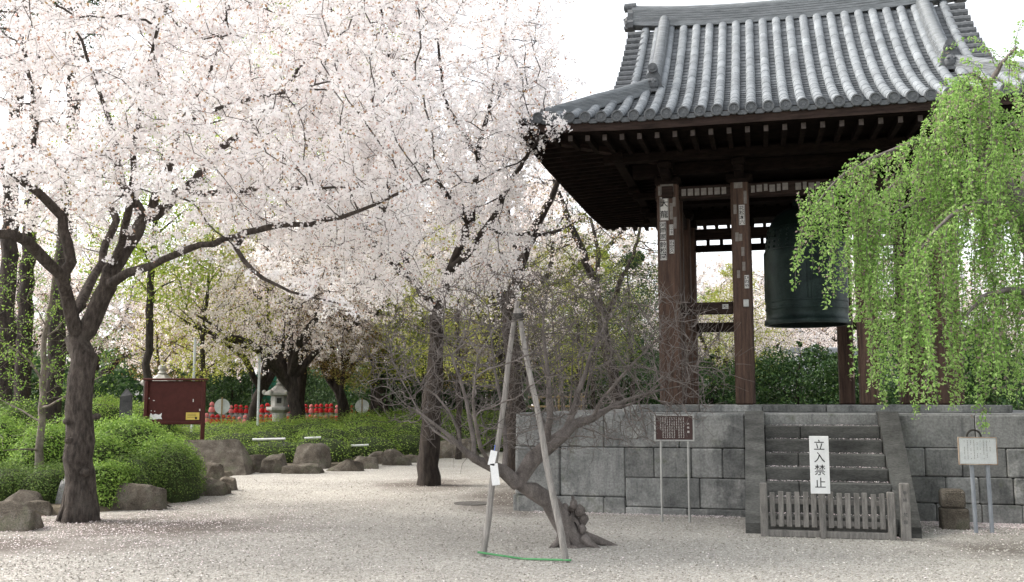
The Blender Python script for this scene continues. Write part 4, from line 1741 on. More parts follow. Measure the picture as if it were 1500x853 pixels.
# manhole
b = gnd(692, 738)
mb = MB()
mb.lathe([(0.30, 0.0), (0.30, 0.012), (0.27, 0.014), (0.265, 0.010), (0.03, 0.010), (0.02, 0.016)], 32)
o = mb.build('manhole_cover', M['iron'])
o.location = (b.x, b.y, 0.0)
tag(o, 'round dark drain cover lying in the gravel', 'drain cover')

# A-frame prop of the plum
f1, f2 = gnd(707, 815), gnd(829, 824)
apex = at(758, 441, 10.65)
prop = thing('plum_prop', 'tall A shaped prop of two silvery poles with a green bamboo foot', 'tree support', ((f1.x + f2.x) / 2, (f1.y + f2.y) / 2, 0))
po = Vector(prop.location)
ap1 = at(757.5, 441, 10.68)
ap2 = at(758.5, 452, 10.60)
e1 = (ap1 - f1).normalized()
for a, bq, r0_, r1_ in ((f1, ap1, 0.036, 0.026), (f2, ap2, 0.037, 0.025)):
    mb = MB()
    pts = [a - po + (bq - a) * (i / 8.0) + Vector((0.008 * math.sin(i * 1.7), 0, 0)) for i in range(9)]
    pts[0] = pts[0] - (bq - a).normalized() * 0.05
    mb.tube(pts, list(np.linspace(r0_, r1_, 9)), 10, wob=0.06)
    mb.build('pole', M['grey_wood'], prop)
mb = MB()
mb.tube([f1 - po + Vector((-0.05, -0.05, 0.05)), f1.lerp(f2, 0.5) - po + Vector((0, -0.05, 0.012)), f2 - po + Vector((0.05, -0.05, 0.03))], 0.011, 8)
mb.build('foot_bar', M['bamboo_green'], prop)
mb = MB()
c = ap2 - po + Vector((0, 0, -0.12))
for i in range(4):
    mb.tube([c + Vector((0.062 * math.cos(a), 0.07 * math.sin(a), 0.02 * i + 0.006 * math.sin(a))) for a in np.linspace(0, 2 * PI, 14)], 0.008, 5)
mb.build('lashing', M['rope'], prop)

# ------------------------------------------------------------------ dark notice board in the bed
b = at(257, 590, 23.6)
nb = thing('notice_board', 'large blank dark red notice board on posts in the left bed', 'notice board', (b.x, b.y, 0), 0.06)
mb = MB()
mb.cbox((0, 0, b.z + 0.0), (1.34, 0.06, 1.02), 0.01)
mb.build('board_panel', M['board_red'], nb)
mb = MB()
mb.cbox((0, -0.02, b.z + 0.545), (1.48, 0.17, 0.05), 0.01)
mb.build('rain_cap', M['board_red'], nb)
for x in (-0.66, 0.66):
    mb = MB()
    mb.cbox((x, -0.04, (b.z + 0.5) / 2), (0.085, 0.09, b.z + 0.52), 0.01)
    mb.build('post', M['board_red'], nb)
mb = MB()
mb.cbox((0, -0.045, b.z - 0.47), (1.23, 0.03, 0.07), 0.01)
mb.build('lower_batten', M['board_red'], nb)
mb = MB()
mb.add([(x, -0.034, b.z + z) for x, z in ((-0.57, -0.39), (-0.57, -0.30), (-0.55, -0.24), (-0.50, -0.285), (-0.44, -0.26), (-0.36, -0.285), (-0.29, -0.24), (-0.31, -0.33), (-0.28, -0.385), (-0.36, -0.375), (-0.45, -0.395))], [list(range(11))])
o = mb.build('torn_paper', M['white_paint'], nb)
o['label'] = 'torn white paper remnant'
mb = MB()
mb.box((0.42, -0.036, b.z - 0.315), (0.31, 0.008, 0.17))
o = mb.build('yellow_sticker', M['yellow'], nb)
mb = MB()
for i in range(3):
    mb.box((0.40, -0.0415, b.z - 0.27 - i * 0.035), (0.2, 0.002, 0.008))
mb.ellipsoid((0.50, -0.041, b.z - 0.36), (0.028, 0.002, 0.03), 10, 6)
mb.build('sticker_print', M['ink'], o)
mb = MB()
for (x, z, w, h) in ((-0.60, 0.1, 0.02, 0.03), (-0.49, 0.05, 0.04, 0.02), (0.42, 0.05, 0.02, 0.07), (-0.54, -0.19, 0.02, 0.02), (-0.46, -0.2, 0.02, 0.02), (0.58, -0.17, 0.03, 0.05)):
    mb.box((x, -0.033, b.z + z), (w, 0.005, h))
mb.build('paper_scraps', M['paper'], nb)
mb = MB()
mb.box((-0.55, -0.1, b.z - 0.68), (0.23, 0.02, 0.2))
o = mb.build('small_plate', M['old_white'], nb)
mb = MB()
for r_ in range(2):
    for c_ in range(3):
        mb.box((-0.61 + c_ * 0.065, -0.1115, b.z - 0.64 - r_ * 0.08), (0.03, 0.003, 0.045))
mb.build('plate_print', M['stone_dark'], o)

# ------------------------------------------------------------------ stone pillar and little white marker
b = at(184, 612, 21.5)
mb = MB()
zt = at(184, 570, 21.5).z
mb.add([(-0.13, -0.1, 0), (0.13, -0.1, 0), (0.13, 0.1, 0), (-0.13, 0.1, 0), (-0.115, -0.09, zt - 0.16), (0.115, -0.09, zt - 0.13), (0.115, 0.09, zt - 0.13), (-0.115, 0.09, zt - 0.16), (-0.02, 0, zt), (0.03, 0, zt - 0.01)],
       [(0, 1, 5, 4), (1, 2, 6, 5), (2, 3, 7, 6), (3, 0, 4, 7), (4, 5, 9, 8), (5, 6, 9), (6, 7, 8, 9), (7, 4, 8), (3, 2, 1, 0)])
o = mb.build('stone_pillar', M['stone_dark'])
o.location = (b.x, b.y, 0)
o.rotation_euler = (0, 0, 0.2)
tag(o, 'dark pointed stone pillar standing among the azaleas', 'stone monument')
b = at(193, 615, 21.2)
mb = MB()
mb.cbox((0, 0, b.z / 2), (0.035, 0.035, b.z + 0.15), 0.006)
o = mb.build('marker_post', M['white_paint'])
o.location = (b.x, b.y, 0)
tag(o, 'thin white marker post at the foot of the dark stone pillar', 'marker post')

# ------------------------------------------------------------------ round signs seen from behind
def disc_sign(px, py, rpx, Y, label):
    c = at(px, py, Y)
    r = rpx / 1458.0 * Y
    root = thing('round_sign', label, 'sign', (c.x, c.y, 0), 0.05, 'round signs beyond the hedge')
    mb = MB()
    ring = [(r * math.cos(a), r * math.sin(a)) for a in np.linspace(0, 2 * PI, 29)[:-1]]
    nn = len(ring)
    mb.add([(x, -0.008, c.z + z) for x, z in ring] + [(x, 0.008, c.z + z) for x, z in ring], [list(range(nn)), [nn + i for i in range(nn)][::-1]] + [[i, nn + i, nn + (i + 1) % nn, (i + 1) % nn] for i in range(nn)])
    mb.build('disc', M['old_white'], root)
    mb = MB()
    mb.box((0, -0.03, (c.z + r + 0.05) / 2), (0.035, 0.035, c.z + r + 0.05))
    mb.build('stick', M['bamboo'], root)
    mb = MB()
    mb.lathe([(0.17, 0), (0.15, 0.06), (0.03, 0.07), (0.02, 0.1)], 16)
    mb.build('foot', M['stone_dark'], root)


disc_sign(325.5, 595.5, 11.2, 31.5, 'round white sign on a stick beside the stone lantern')
disc_sign(530.5, 595.5, 10.2, 36.0, 'round white sign on a stick before the gnarled cherry stump')

# ------------------------------------------------------------------ stone lanterns
def lantern(px, pytop, pybot, Y, label):
    zt = at(px, pytop, Y).z
    zb = at(px, pybot, Y).z
    p = at(px, pybot, Y)
    root = thing('stone_lantern', label, 'stone lantern', (p.x, p.y, 0), 0.15, 'stone lanterns')
    h = zt - 0.0
    k_ = h
    mb = MB(); mb.lathe([(0.20 * k_, 0), (0.20 * k_, 0.05 * k_), (0.15 * k_, 0.09 * k_)], 6); mb.build('base', M['lantern_stone'], root)
    mb = MB(); mb.lathe([(0.094 * k_, 0.088 * k_), (0.088 * k_, 0.3 * k_), (0.094 * k_, 0.515 * k_)], 18); mb.build('shaft', M['lantern_stone'], root, smooth=True)
    mb = MB(); mb.lathe([(0.09 * k_, 0.512 * k_), (0.165 * k_, 0.55 * k_), (0.175 * k_, 0.56 * k_), (0.175 * k_, 0.59 * k_), (0.12 * k_, 0.6 * k_)], 6); mb.build('platform', M['lantern_stone'], root)
    mb = MB()
    mb.lathe([(0.112 * k_, 0.6 * k_), (0.118 * k_, 0.68 * k_), (0.112 * k_, 0.745 * k_)], 6)
    fb = mb.build('fire_box', M['lantern_stone'], root)
    mb = MB()
    for a in (0.15, PI / 3 * 2 + 0.15, -PI / 2, 0.9):
        mb.box((0.105 * k_ * math.cos(a), 0.105 * k_ * math.sin(a), 0.68 * k_), (0.03 * k_, 0.06 * k_, 0.07 * k_), Matrix.Rotation(a, 3, 'Z'))
    mb.build('opening_shade', M['mortar'], fb)  # solid dark blocks painted as the shaded hollows of the fire box
    mb = MB()
    mb.lathe([(0.10 * k_, 0.742 * k_), (0.21 * k_, 0.755 * k_), (0.215 * k_, 0.785 * k_), (0.12 * k_, 0.83 * k_), (0.07 * k_, 0.875 * k_), (0.05 * k_, 0.885 * k_)], 6)
    for i in range(6):
        a = i * PI / 3
        mb.ellipsoid((0.205 * k_ * math.cos(a), 0.205 * k_ * math.sin(a), 0.79 * k_), (0.03 * k_, 0.03 * k_, 0.035 * k_), 8, 6)
    mb.build('roof_cap', M['lantern_stone'], root)
    mb = MB(); mb.lathe([(0.035 * k_, 0.88 * k_), (0.055 * k_, 0.9 * k_), (0.032 * k_, 0.925 * k_), (0.05 * k_, 0.95 * k_), (0.04 * k_, 0.985 * k_), (0.005, 1.0 * k_)], 14); mb.build('finial', M['lantern_stone'], root, smooth=True)


lantern(409, 552, 618, 33.5, 'grey stone lantern standing clear beyond the hedge')
lantern(235, 534, 620, 33.0, 'stone lantern whose cap shows just above the red notice board')

# ------------------------------------------------------------------ white poles, green sheet, blue cone bits
for px, pt, pb, Y, lab in ((286, 497, 620, 30.0, 'thin pale pole rising behind the red notice board'), (380.5, 520, 620, 31.5, 'thin white pole left of the clear standing stone lantern')):
    p = at(px, pt, Y)
    root = thing('thin_pole', lab, 'pole', (p.x, p.y, 0), 0, 'thin poles beyond the hedge')
    mb = MB(); mb.tube([(0, 0, 0), (0, 0, p.z)], 0.04, 10); mb.build('shaft', M['old_white'], root)
    mb = MB(); mb.lathe([(0.046, p.z), (0.05, p.z + 0.02), (0.02, p.z + 0.06)], 10); mb.build('cap', M['steel'], root)
    mb = MB(); mb.lathe([(0.1, 0), (0.1, 0.03), (0.06, 0.06), (0.06, 0.25)], 12); mb.build('collar', M['blue'], root)
p = at(392, 568, 47)
root = thing('green_screen', 'flat green sheet screen among trees behind the stone lantern', 'screen', (p.x, p.y, 0))
mb = MB(); mb.cbox((0, 0, p.z - 0.5), (1.5, 0.05, 2.2), 0.01); mb.build('sheet', M['green_panel'], root)
for x in (-0.7, 0.7):
    mb = MB(); mb.tube([(x, -0.05, 0), (x, -0.05, p.z + 0.6)], 0.03, 8); mb.build('post', M['steel'], root)

# ------------------------------------------------------------------ rows of small statues with red caps
ter = MB()
pA, pB = at(285, 618, 42), at(520, 612, 44)
ter.lohi((pA.x - 0.5, 41.7, -0.1), (pB.x + 1.2, 42.35, 0.62), 0.02)
ter.lohi((pA.x - 0.5, 42.36, -0.1), (pB.x + 1.2, 43.1, 1.08), 0.02)
o = ter.build('stone_terrace', M['stone'])
tag(o, 'low stepped stone ledge carrying the rows of small statues', 'terrace')


def statue(x, y, z, cloth, label):
    root = thing('jizo_statue', label, 'statue', (x, y, z), 0, 'small statues in red caps')
    mb = MB()
    mb.lathe([(0.12, 0), (0.13, 0.05), (0.10, 0.07), (0.105, 0.2), (0.09, 0.33), (0.04, 0.38), (0.04, 0.385)], 10)
    mb.ellipsoid((0, 0, 0.44), (0.075, 0.075, 0.085), 10, 7)
    mb.build('body', M['statue'], root, smooth=True)
    mb = MB()
    mb.lathe([(0.10, 0.42), (0.105, 0.475), (0.08, 0.54), (0.02, 0.575)], 10)
    mb.build('cap', cloth, root, smooth=True)
    mb = MB()
    mb.lathe([(0.14, 0.14), (0.145, 0.18), (0.12, 0.32), (0.06, 0.375)], 10)
    mb.build('bib', cloth, root, smooth=True)
    return root


s0 = statue(pA.x, 42.0, 0.62, M['red_cloth'], 'small stone statue in bright red cap and bib, front row')
s1 = statue(pA.x, 42.7, 1.08, M['red_cloth'], 'small stone statue in bright red cap and bib, back row')
s2 = statue(pA.x + 0.5, 42.0, 0.62, M['pink_cloth'], 'small stone statue in faded pink cap and bib, front row')
s3 = statue(pA.x + 0.5, 42.7, 1.08, M['pink_cloth'], 'small stone statue in faded pink cap and bib, back row')
x = pA.x + 0.30
i = 0
while x < pB.x + 0.9:
    i += 1
    if abs(x - pA.x - 0.5) > 0.2:
        dup(s2 if random.random() < 0.28 else s0, (x, 42.0 + random.uniform(-0.04, 0.04), 0.62), random.uniform(-0.3, 0.3), random.uniform(0.72, 0.92))
        if random.random() < 0.92:
            dup(s3 if random.random() < 0.28 else s1, (x + 0.1, 42.7 + random.uniform(-0.04, 0.04), 1.08), random.uniform(-0.3, 0.3), random.uniform(0.72, 0.92))
    x += random.uniform(0.19, 0.25)
# low dark fence in front of them
root = thing('low_fence', 'low dark bar fence in front of the red capped statues', 'fence', (pA.x, 41.2, 0))
for z in (0.35, 0.75):
    mb = MB(); mb.box(((pB.x - pA.x) / 2, 0, z), (pB.x - pA.x + 2, 0.04, 0.05)); mb.build('rail', M['stone_dark'], root)
npost = 40
for i in range(npost):
    mb = MB(); mb.box((-0.8 + (pB.x - pA.x + 1.6) * i / (npost - 1), 0.02, 0.42), (0.035, 0.035, 0.84)); mb.build('bar', M['stone_dark'], root)

# yellow bamboo barrier behind the platform corner
p0, p1 = at(783, 596, 30), at(850, 592, 30)
root = thing('bamboo_barrier', 'yellow bamboo trestle barrier beyond the left corner of the platform', 'barrier', ((p0.x + p1.x) / 2, 30, 0))
wd = (p1.x - p0.x)
for z in (1.15, 1.5, 1.78):
    mb = MB(); mb.tube([(-wd / 2 - 0.2, 0, z), (wd / 2 + 0.2, 0, z + 0.02)], 0.03, 8); mb.build('bar', M['bamboo'], root)
for i in range(5):
    x = -wd / 2 + wd * i / 4
    mb = MB(); mb.tube([(x, 0.04, 0), (x + 0.05, 0.04, 1.9)], 0.03, 8); mb.build('upright', M['bamboo'], root)
for s_ in (-1, 1):
    mb = MB(); mb.tube([(s_ * wd / 2, -0.4, 0), (s_ * wd * 0.4, 0.03, 1.85)], 0.03, 8); mb.build('strut', M['bamboo'], root)

# ------------------------------------------------------------------ halls behind
def hall(x0, x1, Y, zeave, zridge, label, dep=6.0, rz=0.0):
    cx_ = (x0 + x1) / 2
    root = thing('temple_hall', label, 'building', (cx_, Y, 0), rz, 'low halls behind the tower')
    w = x1 - x0
    mb = MB()
    mb.lohi((-w / 2 + 0.8, 0.9, -0.1), (w / 2 - 0.8, dep - 0.9, zeave + 0.1))
    mb.build('wall', M['plaster'], root)
    mb = MB()
    ns = 10
    for sgn in (0, 1):
        for i in range(ns):
            a, b_ = i / ns, (i + 1) / ns
            def pt(q, xx):
                y = q * dep / 2
                z = zeave + (zridge - zeave) * (0.75 * q + 0.25 * q * q)
                return (xx, y if sgn == 0 else dep - y, z)
            mb.add([pt(a, -w / 2), pt(a, w / 2), pt(b_, w / 2), pt(b_, -w / 2)], [[0, 1, 2, 3]])
        for xx in np.arange(-w / 2, w / 2 + 0.01, 0.3):
            mb.tube([(xx, (q * dep / 2 if sgn == 0 else dep - q * dep / 2), zeave + 0.03 + (zridge - zeave) * (0.75 * q + 0.25 * q * q)) for q in (0, 0.35, 0.7, 1)], 0.07, 6)
    rf = mb.build('roof', M['hall_tile'], root)
    mb = MB(); mb.lohi((-w / 2, dep / 2 - 0.2, zridge - 0.05), (w / 2, dep / 2 + 0.2, zridge + 0.35), 0.05); mb.build('ridge', M['hall_tile'], rf)
    mb = MB(); mb.lohi((-w / 2, 0.02, zeave - 0.22), (w / 2, 0.10, zeave - 0.02)); mb.build('eave_board', M['plaster'], rf)
    k_ = int(w / 1.8)
    for i in range(k_ + 1):
        x = -w / 2 + 0.9 + (w - 1.8) * i / max(1, k_)
        mb = MB(); mb.lohi((x - 0.09, 0.82, 0), (x + 0.09, 0.99, zeave)); mb.build('post', M['wood'], root)
        if i < k_:
            x2_ = x + (w - 1.8) / max(1, k_)
            mb = MB(); mb.lohi((x + 0.25, 0.86, 0.9), (x2_ - 0.25, 0.93, zeave - 0.5)); mb.build('window', M['wood_shaded'], root)
    return root


hall(at(860, 560, 42).x, at(1330, 560, 42).x, 42, 2.3, 3.75, 'low hall with grey tiled roof seen between the tower pillars')
hall(at(590, 540, 56).x, at(740, 540, 56).x, 56, 3.6, 5.4, 'distant hall with pale roof behind the second cherry trunk')

# ================================================================== TREES
def clip(A, f):
    return A[[bool(f(p)) for p in A]]


# ---- front cherry
bA = gnd(115, 763)
Y = 14.0
limbsA = [
    L((114, 772, Y, .25), (115, 755, Y, .235), (117, 725, Y, .205), (118, 670, Y, .185), (120, 610, Y, .178), (122, 560, Y, .172), (120, 520, Y, .175), (118, 500, Y, .165)),
    L((118, 505, 14, .11), (104, 470, 13.9, .095), (97, 435, 13.8, .088), (98, 405, 13.6, .08), (60, 370, 13.2, .08), (20, 348, 12.8, .065), (-60, 320, 12.0, .045), (-160, 300, 11.4, .02)),
    L((98, 405, 13.6, .08), (112, 365, 13.7, .075), (86, 307, 13.6, .065), (40, 268, 13.2, .055), (0, 242, 13, .045), (-80, 200, 12.5, .03), (-170, 150, 12, .015)),
    L((118, 505, 14, .14), (138, 465, 14.1, .13), (153, 425, 14.1, .125), (165, 390, 14.2, .115), (192, 350, 14.4, .10), (213, 325, 14.5, .09)),
    L((213, 325, 14.5, .075), (190, 288, 14.3, .07), (165, 255, 14.1, .06), (178, 215, 13.8, .045), (150, 150, 13.5, .03), (120, 60, 13, .018)),
    L((213, 325, 14.5, .08), (232, 280, 14.5, .065), (255, 225, 14.6, .05), (262, 185, 14.6, .04), (235, 130, 14.8, .025), (220, 40, 15.2, .014)),
    L((262, 185, 14.6, .035), (320, 155, 14.2, .03), (400, 140, 13.8, .02), (480, 120, 13.3, .012)),
    L((213, 325, 14.5, .085), (255, 290, 14.8, .075), (290, 258, 15, .07), (335, 210, 15.5, .055), (400, 150, 16, .035), (470, 60, 16.5, .016)),
    L((155, 425, 14.1, .08), (185, 402, 13.9, .065), (235, 382, 13.6, .05), (290, 360, 13.4, .045), (335, 350, 13.1, .042), (388, 330, 12.5, .04), (430, 334, 12.4, .034), (474, 327, 12.2, .03), (535, 306, 12.0, .022), (645, 255, 11.8, .01)),
    L((232, 280, 14.5, .05), (290, 285, 13.9, .045), (380, 277, 13.4, .035), (490, 275, 13, .016)),
    L((104, 470, 13.9, .075), (130, 420, 14.6, .07), (150, 380, 15.2, .06), (170, 320, 16, .06), (120, 240, 16.8, .04), (60, 150, 17.3, .02)),
    L((165, 390, 14.2, .06), (190, 310, 13.4, .048), (200, 190, 12.6, .034), (225, 60, 12.0, .022), (280, -80, 11.6, .012)),
    L((262, 185, 14.6, .03), (320, 80, 13.6, .024), (350, -60, 12.8, .012)),
    L((40, 268, 13.2, .04), (55, 170, 12.6, .032), (30, 40, 12, .02), (0, -70, 11.6, .012)),
    L((335, 348, 12.7, .04), (370, 400, 12.4, .03), (430, 430, 12.2, .018), (500, 445, 12.1, .01)),
]
A1 = in_ellipsoid(9500, (-5.2, 13.4, 6.4), (6.3, 4.6, 3.5))
tr = np.array([bA.x, bA.y])
rho = np.linalg.norm(A1[:, :2] - tr, axis=1)
A1 = A1[(A1[:, 2] > 4.55 - 0.22 * rho + 0.25 * np.sin(A1[:, 0] * 2.3) * np.cos(A1[:, 1] * 2.0)) & (A1[:, 1] > 9.6) & (A1[:, 0] < -0.9 - 0.16 * (A1[:, 1] - 12))]
A1 = layered_gaps(A1, 0.75, -0.03, 1)


def cherry_leaf(per=2, length=0.42, clusters=5, fl=7, mat='blossom', rmax=0.017, cs=0.06, fs=0.037, dens=1.0, rt=0.0032):
    def f(sk):
        a, e, P, F = twigs(sk, rmax, per, length, rt=rt)
        a2, e2, P2, F2 = twigs(sk, 0.06, 0.9, length * 0.9, rt=rt, rmin=rmax)
        P, F = merge((P, F), (P2, F2))
        a, e = np.concatenate([a, a2]), np.concatenate([e, e2])
        k_ = RNG.random(len(a)) < dens
        v, q = blossoms(a[k_], e[k_], clusters, fl, cs, fs)
        return [('twig', P, F), ('crown', v, q, M[mat])]
    return f


treeA, skA = make_tree('cherry_tree', 'big forked cherry tree in white blossom at the front left', 'tree', (bA.x, bA.y, 0), limbsA, A1, M['bark'],
                       dict(D=0.2, di=1.5, dk=0.34, iters=90), cherry_leaf(2, 0.40, 4, 12, fs=0.040, cs=0.062), r0=0.0055)
# knots and root flare of the front trunk
mb = MB()
for (px, py, sx) in ((102, 645, 0.07), (103, 655, 0.05), (142, 610, 0.06), (125, 692, 0.075), (97, 618, 0.05)):
    p = at(px, py, 13.83)
    mb = MB()
    mb.ellipsoid(p - bA, (sx, sx * 0.7, sx * 0.75), 12, 8, noise=0.2)
    mb.build('knot', M['bark'], treeA, smooth=True)
mb = MB()
for a in np.linspace(0, 2 * PI, 8)[:-1]:
    rr_ = random.uniform(0.22, 0.27)
    mb.tube([(0.12 * math.cos(a), 0.12 * math.sin(a), 0.55), (0.15 * math.cos(a), 0.15 * math.sin(a), 0.2), (rr_ * math.cos(a), rr_ * math.sin(a), -0.06)], [0.07, 0.085, 0.075], 10, wob=0.08)
mb.build('root_flare', M['bark'], treeA, smooth=True)

# ---- second cherry
bB = gnd(627, 711)
Yb = 19.95
limbsB = [
    L((627, 716, Yb, .245), (627, 695, Yb, .22), (629, 640, Yb, .195), (633, 570, Yb, .175), (638, 510, Yb, .145), (640, 455, 19.9, .12)),
    L((640, 455, 19.9, .09), (612, 420, 19.5, .08), (560, 370, 19, .08), (500, 300, 18.5, .05), (450, 200, 18, .03), (420, 90, 17.6, .015)),
    L((640, 455, 19.9, .11), (660, 400, 20, .10), (690, 330, 20, .08), (700, 230, 19.5, .055), (720, 140, 19, .036), (740, 40, 18.5, .02), (750, -60, 18.2, .015)),
    L((660, 400, 20, .08), (715, 335, 18.8, .065), (752, 260, 17.2, .045), (782, 212, 15.5, .025), (817, 184, 14.6, .008)),
    L((690, 330, 20, .07), (625, 250, 18, .055), (585, 150, 17, .04), (560, 30, 16, .02), (550, -70, 15.4, .012)),
    L((612, 420, 19.5, .07), (560, 310, 21, .06), (520, 150, 22, .04), (480, 30, 22.4, .02)),
    L((700, 230, 19.5, .05), (650, 150, 18.6, .035), (640, 40, 18, .02)),
    L((715, 335, 18.8, .045), (770, 350, 18.5, .03), (800, 330, 18.4, .012)),
]
A2 = in_ellipsoid(8000, (-1.7, 18.6, 7.0), (4.7, 4.4, 3.9))
zlow = 3.4 + 0.3 * np.sin(A2[:, 0] * 1.9) * np.cos(A2[:, 1] * 1.7)
A2 = A2[(A2[:, 2] > zlow) & (A2[:, 0] < np.where(A2[:, 2] > 6.7, 0.95, 0.3 - 0.05 * (A2[:, 1] - 15))) & ((A2[:, 1] < 21.8))]
A2 = layered_gaps(A2, 0.7, -0.03, 2)
# a spray that reaches past the roof corner
extra = in_ellipsoid(90, at(770, 195, 15.2), (0.75, 0.6, 0.35))
A2 = np.concatenate([A2, extra])
treeB, skB = make_tree('cherry_tree', 'white cherry tree on straight dark trunk in the middle beside the plum', 'tree', (bB.x, bB.y, 0), limbsB, A2, M['bark_dark'],
                       dict(D=0.22, di=1.6, dk=0.38, iters=90), cherry_leaf(2, 0.46, 4, 10, cs=0.072, fs=0.045), r0=0.006)

# ---- dark limbed tree at the far side of the platform corner, sparse blossom
bC = gnd(752, 690)
Yc = 24.1
limbsC = [
    L((752, 694, Yc, .26), (754, 640, Yc, .24), (756, 560, Yc, .21), (750, 500, Yc, .19), (742, 462, 23.8, .17), (762, 388, 23.5, .13), (778, 345, 23.4, .11), (803, 300, 23, .08), (830, 240, 22.6, .05)),
    L((742, 462, 23.8, .11), (722, 400, 23.6, .08), (690, 330, 23.4, .06), (660, 260, 23, .03)),
    L((762, 388, 23.5, .06), (745, 330, 23.8, .05), (742, 270, 24, .03)),
    L((778, 345, 23.4, .06), (820, 340, 24, .04), (850, 320, 24.4, .02)),
]
A3 = in_ellipsoid(1300, (0.3, 24, 5.6), (2.6, 2.4, 2.6))
A3 = A3[(A3[:, 2] > 3.3) & (A3[:, 0] < 2.1)]
make_tree('cherry_tree', 'sparse cherry with dark twisting limb beside the left platform corner', 'tree', (bC.x, bC.y, 0), limbsC, A3, M['bark_dark'],
          dict(D=0.24, di=1.6, dk=0.45, iters=60), cherry_leaf(1, 0.4, 3, 6, 'blossom_far', cs=0.075, fs=0.05, dens=0.7), r0=0.006)


# ---- tree with dark limbs and fresh leaves between platform and corner pillar
def leafed(mat, per, length, nleaf, lsize, rmax=0.02, spread=0.05, w=0.5):
    def f(sk):
        a, e, P, F = twigs(sk, rmax, per, length)
        t = RNG.random((len(a), nleaf, 1))
        C = (a[:, None] + (e - a)[:, None] * t).reshape(-1, 3) + RNG.normal(size=(len(a) * nleaf, 3)) * spread
        v, q = leaf_quads(C, RNG.normal(size=C.shape) + np.array([0, 0, 0.7]), lsize, lsize * w, 0.12)
        return [('twig', P, F), ('crown', v, q, M[mat])]
    return f


bD = at(905, 592, 27.0)
limbsD = [
    L((905, 640, 27, .16), (900, 560, 27, .15), (883, 480, 27, .14), (873, 420, 26.8, .12), (850, 360, 26.6, .10), (832, 320, 26.4, .07), (810, 260, 26, .04)),
    L((883, 480, 27, .09), (905, 420, 27.2, .07), (930, 370, 27.4, .05), (940, 320, 27.6, .03)),
    L((873, 420, 26.8, .07), (878, 370, 27.1, .06), (865, 320, 27.4, .04)),
]
A4 = in_ellipsoid(1500, (2.2, 27, 4.9), (2.7, 2.4, 2.6))
A4 = A4[A4[:, 2] > 2.8]
make_tree('maple_tree', 'slender dark limbed tree with yellow green young leaves left of the tower pillars', 'tree', (bD.x, bD.y, 0), limbsD, A4, M['bark_dark'],
          dict(D=0.25, di=1.6, dk=0.45, iters=60), leafed('leaf_olive', 1, 0.4, 9, 0.065), r0=0.006)

# ---- bare plum in front
bP = gnd(840, 800)
limbsP = [
    L((845, 806, 11.6, .14), (838, 785, 11.57, .13), (829, 760, 11.55, .125), (812, 742, 11.5, .105), (790, 722, 11.45, .098), (768, 704, 11.4, .098), (745, 691, 11.3, .08), (722, 684, 11.2, .068), (700, 683, 11.1, .055), (688, 674, 11.05, .042), (683, 655, 11, .034), (662, 640, 10.9, .026), (640, 628, 10.85, .018), (610, 600, 10.8, .010)),
    L((768, 704, 11.4, .10), (776, 675, 11.4, .10), (790, 655, 11.4, .098), (803, 642, 11.4, .085), (830, 630, 11.5, .065), (860, 611, 11.6, .05), (890, 598, 11.7, .032), (940, 577, 11.8, .018), (1000, 565, 11.9, .008)),
    L((803, 642, 11.4, .045), (812, 600, 11.3, .036), (803, 545, 11.25, .026), (792, 480, 11.2, .014), (800, 430, 11.2, .006)),
    L((830, 630, 11.5, .04), (850, 570, 11.6, .03), (868, 500, 11.7, .018), (905, 450, 11.8, .008)),
    L((700, 683, 11.1, .03), (692, 615, 11.1, .024), (672, 550, 11, .015), (650, 490, 10.9, .007)),
    L((745, 691, 11.3, .035), (738, 610, 11.5, .026), (722, 530, 11.6, .015), (715, 450, 11.7, .007)),
    L((683, 655, 11, .02), (640, 650, 11.1, .014), (600, 580, 11.2, .008), (575, 530, 11.3, .005)),
    L((860, 611, 11.6, .025), (900, 560, 11.4, .018), (950, 510, 11.3, .010), (990, 470, 11.2, .005)),
    L((722, 684, 11.2, .03), (700, 650, 10.6, .022), (690, 590, 10.3, .014), (700, 520, 10.1, .007)),
    L((803, 642, 11.4, .04), (785, 600, 12.0, .03), (770, 540, 12.4, .018), (775, 470, 12.6, .008)),
    L((890, 598, 11.7, .02), (930, 600, 11.4, .014), (985, 545, 11.2, .008), (1020, 510, 11.1, .004)),
    L((683, 655, 11, .018), (660, 600, 10.9, .014), (625, 560, 10.8, .009), (590, 550, 10.7, .004)),
]
A5 = in_ellipsoid(4600, (0.35, 11.4, 2.05), (2.25, 1.25, 1.15))
A5 = A5[(A5[:, 2] > 1.0 + 0.25 * np.abs(A5[:, 0] - 0.3) * 0.3)]


def plum_leaf(sk):
    a, e, P, F = twigs(sk, 0.012, 1, 0.26, up=0.5, rt=0.0034)
    return [('twig', P, F)]


plum, skP = make_tree('plum_tree', 'old bare plum tree leaning left from a hollow stump, propped by poles', 'tree', (bP.x, bP.y, 0), limbsP, A5, M['bark_grey'],
                      dict(D=0.10, di=0.8, dk=0.13, iters=80, trop=(0, 0, 0.28), wander=0.12), plum_leaf, r0=0.0042, ex=2.6)
